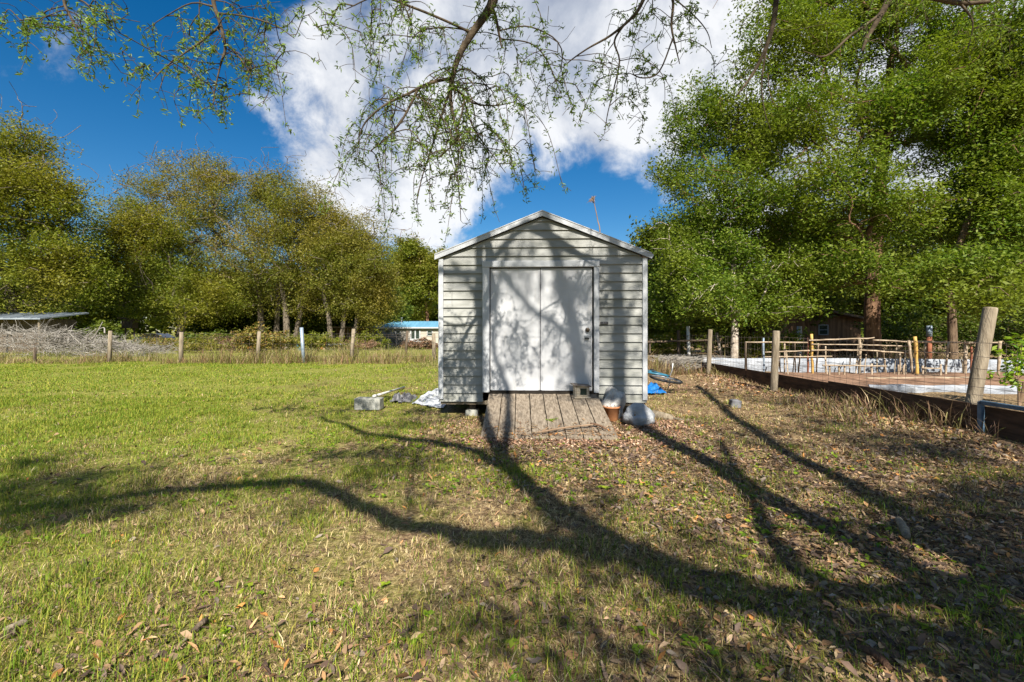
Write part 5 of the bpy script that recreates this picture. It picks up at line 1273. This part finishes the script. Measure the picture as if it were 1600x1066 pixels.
# fallen leaves
LC = np.array([[.36, .2, .09], [.42, .26, .13], [.2, .12, .07], [.28, .18, .1], [.14, .085, .055], [.34, .24, .15], [.27, .22, .17], [.2, .13, .08], [.25, .16, .09], [.4, .29, .16], [.11, .07, .05], [.22, .14, .08], [.3, .2, .12], [.18, .11, .07], [.4, .18, .05]])
def leaf_scatter(n, y0, y1, L, Wd, rng, bias=None, pal=LC, lift_=.012):
    x, y = scatter(n, y0, y1, rng) if bias is None else bias
    k = ~inside(x, y) & (x < 5.7); g, lit = field(x, y); k &= rng.random(len(x)) < lit*1.1+.06
    x, y = x[k], y[k]; n = len(x); z = H(x, y)+rng.uniform(-.006, lift_*1.8, n)
    a = rng.uniform(0, 6.28, n); d = np.stack([np.cos(a), np.sin(a), rng.normal(0, .35, n)], 1); s = np.stack([-np.sin(a), np.cos(a), rng.normal(0, .5, n)], 1)
    sz = rng.uniform(.5, 1.4, n)[:, None]; l = d*L*sz; w = s*Wd*sz*rng.uniform(.6, 1.3, (n, 1)); c = np.stack([x, y, z], 1); up = np.array([[0, 0, 1.]])*Wd*sz*rng.uniform(-.1, .75, (n, 1))
    V = np.stack([c-l*.5, c-w*.5-l*.12+up, c-w*.36+l*.25+up, c+l*.5+up*.8, c+w*.36+l*.25+up, c+w*.5-l*.12+up], 1)
    col = pal[rng.integers(0, len(pal), n)]*rng.uniform(.5, 1.25, (n, 1)); return V, np.concatenate([col, np.ones((n, 1))], 1)
parts = [leaf_scatter(34000, 1.0, 4.5, .04, .0135, rng), leaf_scatter(34000, 4.5, 9, .043, .0165, rng), leaf_scatter(10000, 9, 17, .06, .026, rng)]
FINE = np.array([[.5, .38, .22], [.26, .17, .1], [.1, .065, .045], [.06, .04, .03], [.18, .11, .07], [.36, .25, .15], [.08, .055, .045]])
parts += [leaf_scatter(16000, 1.0, 5.0, .05, .018, rng, None, np.array([[.13, .085, .06], [.09, .06, .045], [.17, .12, .09], [.22, .17, .13], [.3, .17, .08]])), leaf_scatter(75000, 1.0, 4.5, .02, .007, rng, None, FINE), leaf_scatter(40000, 4.5, 8.5, .026, .01, rng, None, FINE)]
nr = 420; ry = 5.25+np.abs(rng.normal(0, .17, nr)); rx = rng.uniform(-.33, 1.22, nr); ra = rng.uniform(0, 6.28, nr); RZ = .052+(ry-5.28)/1.41*.29
rd = np.stack([np.cos(ra), np.sin(ra), np.sin(ra)*.2], 1)*rng.uniform(.015, .04, (nr, 1)); rs_ = np.stack([-np.sin(ra), np.cos(ra), rng.normal(0, .3, nr)], 1)*rng.uniform(.005, .016, (nr, 1)); rc = np.stack([rx, ry, RZ+.004], 1); ru = np.array([[0, 0, 1.]])*rng.uniform(0, .012, (nr, 1))
parts.append((np.stack([rc-rd, rc-rs_*.5-rd*.2+ru, rc-rs_*.4+rd*.5+ru, rc+rd+ru, rc+rs_*.4+rd*.5+ru, rc+rs_*.5-rd*.2+ru], 1), np.concatenate([LC[rng.integers(0, len(LC), nr)]*rng.uniform(.6, 1.2, (nr, 1)), np.ones((nr, 1))], 1)))
RED = np.array([[.34, .19, .12], [.42, .26, .17], [.25, .13, .08], [.5, .36, .25], [.2, .12, .08]])
def cloud(n, cx, cy, sx, sy): return rng.normal(cx, sx, n), rng.normal(cy, sy, n)
parts += [leaf_scatter(0, 0, 0, .032, .014, rng, cloud(4200, .5, 5.12, .75, .16), RED), leaf_scatter(0, 0, 0, .032, .014, rng, cloud(3000, 1.75, 5.9, .35, .3), RED),
          leaf_scatter(0, 0, 0, .032, .014, rng, cloud(3000, -.85, 6.2, .35, .3), RED), leaf_scatter(0, 0, 0, .06, .026, rng, (5.55-np.abs(rng.normal(0, .35, 5000)), rng.uniform(3.5, 14, 5000)), LC),
          leaf_scatter(0, 0, 0, .06, .026, rng, (rng.uniform(2.2, 5.5, 2500), rng.uniform(9, 13, 2500)), RED)]
V = np.concatenate([p[0] for p in parts]); Cc = np.concatenate([p[1] for p in parts]); n = len(V); b = np.arange(n)[:, None]*6
me = np_mesh('fallen_leaves', V.reshape(-1, 3), np.concatenate([b+np.array([[0, 1, 2, 3]]), b+np.array([[0, 3, 4, 5]])], 0), np.repeat(Cc, 6, 0))
setp(link_mesh('fallen_leaves', me, M['litter']), 'brown fallen leaves strewn through the lawn', 'leaves', kind='stuff')
# twigs in the lawn
P0, P1 = [], []
for k in range(420):
    x, y = scatter(1, 1.2, 9, rng); x, y = x[0], y[0]
    if x > 5.6 or inside(x, y): continue
    if rng.random() > .35+.1*x: continue
    a = rng.uniform(0, 6.28); L = rng.uniform(.06, .3); z = float(H(x, y))+.02; p = np.array([x, y, z]); d = np.array([math.cos(a), math.sin(a), rng.normal(0, .08)])
    for s in range(3): q = p+d*L/3; P0.append(p); P1.append(q); p = q; d = d+rng.normal(0, .2, 3)*np.array([1, 1, .2])
P0, P1 = np.array(P0), np.array(P1); V, Fc = frusta(P0, P1, rng.uniform(.0015, .004, len(P0)), rng.uniform(.0015, .003, len(P0)), 5)
setp(link_mesh('fallen_twigs', np_mesh('fallen_twigs', V, Fc), M['twig_brown']), 'thin dry twigs scattered in the lawn', 'twigs', kind='stuff')
# distinct pieces
def piece(name, label, cat, a, b2, r, m):
    mb = MB(); a, b2 = np.array(a), np.array(b2); mid = (a+b2)/2+np.array([.01, .012, .01]); mb.tube(smooth_path([a, mid, b2], 4), [r*.7]+[r*random.uniform(.85, 1.1) for _ in range(7)]+[r*.55], 9, True, .12); setp(mb.build(name, M[m], None, True), label, cat)
def gg(u, v, z=.02): p = G(u, v); p[2] = float(H(p[0], p[1]))+z; return p
piece('bark_chunk', 'grey rotten wood chunk lying in the shaded lawn at right', 'wood', gg(1404, 818, .03), gg(1417, 848, .03), .026, 'post')
piece('fallen_stick', 'bare grey stick lying across the lower edge of the plank ramp', 'stick', (.3, 5.25, .09), (1.0, 5.5, .13), .011, 'twig_brown')
piece('fallen_stick', 'short dark stick in the grass at the lower left of the photo', 'stick', gg(300, 994), gg(322, 976), .012, 'post_dark')
piece('fallen_stick', 'pale chip of wood at the bottom left corner of the lawn', 'stick', gg(5, 996), gg(42, 982), .013, 'post')
piece('fallen_stick', 'long brown bark strip at the lower right of the lawn', 'stick', gg(1340, 1014), gg(1392, 1048), .014, 'bark_red')
piece('ramp_twig', 'forked twig lying on the right planks of the ramp', 'stick', (.95, 5.52, .14), (1.12, 5.36, .1), .012, 'bark_red')
# broadleaf weeds
C = []
for k in range(1500):
    x, y = scatter(1, 1.1, 5.5, rng); x, y = x[0], y[0]
    if vnoise(x*1.4, y*1.4, 44) > .55 and x < 4 and not inside(x, y): C.append([x, y, float(H(x, y))+.018])
V, Fc = leaves_np(np.array(C), 7, (.04, .04, .012), .034, .02, rng, 1.5)
setp(link_mesh('lawn_weeds', np_mesh('lawn_weeds', V, Fc), M['leaf_citrus']), 'bright green broadleaf weeds in the lawn', 'weeds', kind='stuff')
V, Fc = leaves_np(np.array([[.5, 5.72, .145], [.54, 5.74, .15], [.47, 5.7, .14]]), 90, (.05, .035, .012), .018, .006, rng, .8)
setp(link_mesh('moss_patch', np_mesh('moss_patch', V, Fc), M['leaf_citrus']), 'small green moss patch in the middle of the plank ramp', 'moss')
# tall dry weeds along the fences
def stalks(n, xr, yr, h, rng, pal, dens=None):
    x = rng.uniform(*xr, n); y = rng.uniform(*yr, n); k = vnoise(x*.8, y*.8, 51) > .28; k &= ~inside(x, y); x, y = x[k], y[k]; n = len(x)
    hh = h*rng.uniform(.25, 1.25, n)*(.1+1.5*vnoise(x*.55, y*.3, 52)*vnoise(x*1.7, y*.9, 53)*1.5); a = rng.uniform(0, 6.28, n); o = hh*rng.uniform(.1, 1.5, n); d = np.stack([np.cos(a), np.sin(a), np.zeros(n)], 1)
    b = np.stack([x, y, H(x, y)-.02], 1); s = np.stack([-d[:, 1], d[:, 0], d[:, 2]], 1)*rng.uniform(.006, .016, (n, 1)); Z = np.array([[0, 0, 1.]])
    m1 = b+d*(o*.4)[:, None]+Z*(hh*.6)[:, None]; t = b+d*o[:, None]+Z*(hh*.9)[:, None]
    V = np.stack([b-s*.5, b+s*.5, m1+s*.4, t, m1-s*.4], 1); col = pal[rng.integers(0, len(pal), n)]*rng.uniform(.7, 1.2, (n, 1)); return V, np.concatenate([col, np.ones((n, 1))], 1)
DRY = np.array([[.36, .24, .13], [.28, .17, .1], [.45, .34, .2], [.3, .26, .1], [.22, .13, .09], [.2, .2, .05]]); DRYB = np.array([[.3, .17, .09], [.22, .13, .08], [.4, .28, .16], [.3, .28, .06], [.26, .14, .09], [.2, .22, .04], [.42, .33, .18]]); DRYW = np.array([[.5, .38, .22], [.4, .27, .15], [.55, .45, .28], [.42, .36, .14], [.3, .19, .12], [.3, .3, .08]]); DRYG = np.array([[.22, .24, .05], [.35, .3, .12], [.16, .19, .03], [.4, .33, .16]])
parts = [stalks(9000, (-22, -1.2), (16.9, 18.8), .5, rng, DRYB), stalks(9000, (-22, -1.2), (17, 19), .4, rng, DRYG), stalks(16000, (-26, -1.2), (18.6, 27), .35, rng, DRYG), stalks(22000, (-42, 0), (27, 48), .35, rng, DRYG), stalks(3000, (-3.6, -1.2), (13, 17), .22, rng, DRYG),
         stalks(9000, (2.2, 5.4), (12.5, 18), .5, rng, DRY), stalks(2500, (4.6, 5.7), (6, 14), .22, rng, DRY), stalks(14000, (5.9, 18), (14, 22), .6, rng, DRY), stalks(900, (5.6, 5.76), (5, 13), .55, rng, DRY)]
V = np.concatenate([p[0] for p in parts]); Cc = np.concatenate([p[1] for p in parts]); n = len(V); b = np.arange(n)[:, None]*5
me = np_mesh('dry_weeds', V.reshape(-1, 3), np.concatenate([b+np.array([[0, 1, 2]]), b+np.array([[0, 2, 4]]), b+np.array([[4, 2, 3]])], 0), np.repeat(Cc, 5, 0))
setp(link_mesh('dry_weeds', me, M['tint']), 'tall dry weeds and grass along the fences', 'weeds', kind='stuff')

# ------------------------------------------------------------------ world, sun, camera
w = bpy.data.worlds.new('World'); SC.world = w; w.use_nodes = True; nt = w.node_tree; nt.nodes.clear()
sky = nt.nodes.new('ShaderNodeTexSky'); sky.sky_type = 'NISHITA'; sky.sun_disc = False; sky.sun_elevation = SUN_EL; sky.sun_rotation = R(175.2)
sky.air_density = 1.0; sky.dust_density = .3; sky.ozone_density = 3.0
hs = N(nt, 'ShaderNodeHueSaturation', Saturation=1.42, Value=.47); nt.links.new(sky.outputs[0], hs.inputs['Color'])
tc = nt.nodes.new('ShaderNodeTexCoord')
def vm(op, a, b=None):
    n = nt.nodes.new('ShaderNodeVectorMath'); n.operation = op; nt.links.new(a, n.inputs[0])
    if b is not None: n.inputs[1].default_value = b
    return n
def mth(op, a, b=None, c=None):
    n = nt.nodes.new('ShaderNodeMath'); n.operation = op
    for i, v in enumerate((a, b, c)):
        if v is None: continue
        if hasattr(v, 'is_output'): nt.links.new(v, n.inputs[i])
        else: n.inputs[i].default_value = v
    return n.outputs[0]
dirv = vm('NORMALIZE', tc.outputs['Generated']).outputs[0]
def dpx(u, v): d = np.array([(u-CU)/F, 1, (HV-v)/F]); return d/np.linalg.norm(d)
total = None
for (u, v, rad, wt) in ((820, 40, 9, 1.0), (700, 90, 9, 1.0), (540, 115, 6, .8), (500, 40, 4, .5), (620, 30, 6, .5), (960, 85, 8, 1.0), (1090, 60, 8, .8), (620, 285, 7.5, 1.0), (550, 300, 5, .7), (690, 345, 6, .8), (455, 262, 4, .6), (405, 178, 2.2, .45), (950, 165, 5, .5), (1300, 200, 13, .8), (1240, 420, 8, .7), (1035, 310, 2, .35), (725, 200, 6, .7), (1550, 100, 14, .6), (830, -250, 14, .7), (-1400, 200, 14, .8), (2600, 100, 22, .8)):
    dt = vm('DOT_PRODUCT', dirv, tuple(dpx(u, v))).outputs['Value']
    e = mth('MULTIPLY', mth('SUBTRACT', 1, dt), -1/(2*math.sin(R(rad)/2)**2*1.25)); e = mth('MULTIPLY', mth('EXPONENT', e), wt)
    total = e if total is None else mth('ADD', total, e)
for (dx_, dy_, dz_, rad, wt) in ((.2, -.9, .5, 30, .9), (-.8, -.3, .6, 22, .8), (.9, -.1, .6, 22, .8)):   # unseen bright cloud added behind and above the viewer as fill light
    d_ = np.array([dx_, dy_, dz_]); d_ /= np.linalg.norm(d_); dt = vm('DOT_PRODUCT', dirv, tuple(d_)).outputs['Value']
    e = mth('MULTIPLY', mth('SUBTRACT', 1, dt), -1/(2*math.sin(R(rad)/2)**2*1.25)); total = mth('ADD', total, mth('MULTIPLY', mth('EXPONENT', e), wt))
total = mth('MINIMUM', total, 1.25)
# noise on a flat cloud layer
sp = nt.nodes.new('ShaderNodeSeparateXYZ'); nt.links.new(dirv, sp.inputs[0])
n1 = N(nt, 'ShaderNodeTexNoise', Scale=5.5, Detail=10, Roughness=.63, Distortion=.35); nt.links.new(dirv, n1.inputs['Vector'])
n2 = N(nt, 'ShaderNodeTexNoise', Scale=3.6, Detail=8, Roughness=.55); nt.links.new(vm('ADD', dirv, (3.1, 1.7, .4)).outputs[0], n2.inputs['Vector'])
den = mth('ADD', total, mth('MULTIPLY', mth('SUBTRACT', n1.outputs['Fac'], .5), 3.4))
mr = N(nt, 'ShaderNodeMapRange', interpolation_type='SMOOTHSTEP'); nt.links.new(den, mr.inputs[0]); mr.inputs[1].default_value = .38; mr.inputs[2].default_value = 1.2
shd = mth('ADD', mth('MULTIPLY', n2.outputs['Fac'], 1.0), mth('MULTIPLY', n1.outputs['Fac'], .45))
cc = ramp(nt, shd, [(.5, (1.4, 1.65, 2.2)), (.63, (2.5, 2.7, 3.1)), (.76, (4.2, 4.25, 4.35))])
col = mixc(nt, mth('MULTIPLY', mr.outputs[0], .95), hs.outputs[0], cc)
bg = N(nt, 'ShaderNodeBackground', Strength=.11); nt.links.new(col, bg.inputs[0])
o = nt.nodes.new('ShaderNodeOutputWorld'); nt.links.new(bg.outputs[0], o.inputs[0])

sl_ = bpy.data.lights.new('sun', 'SUN'); sl_.energy = 5.0; sl_.angle = R(.5); sl_.color = (1, .94, .84)
so = bpy.data.objects.new('sun', sl_); COL.objects.link(so); so.rotation_euler = Vector(SUN.tolist()).to_track_quat('Z', 'Y').to_euler(); so.location = (3, -10, 20)
cam = bpy.data.cameras.new('camera'); cam.lens = F*36/1600; cam.sensor_width = 36; cam.shift_y = -17/1600; cam.clip_end = 3000; cam.clip_start = .05
co = bpy.data.objects.new('camera', cam); COL.objects.link(co); co.location = (0, 0, EYE); co.rotation_euler = (R(90), 0, 0); SC.camera = co
SC.view_settings.view_transform = 'Standard'; SC.view_settings.look = 'None'; SC.view_settings.exposure = 1.12; SC.view_settings.gamma = 1
SC.cycles.max_bounces = 6; SC.cycles.transparent_max_bounces = 8
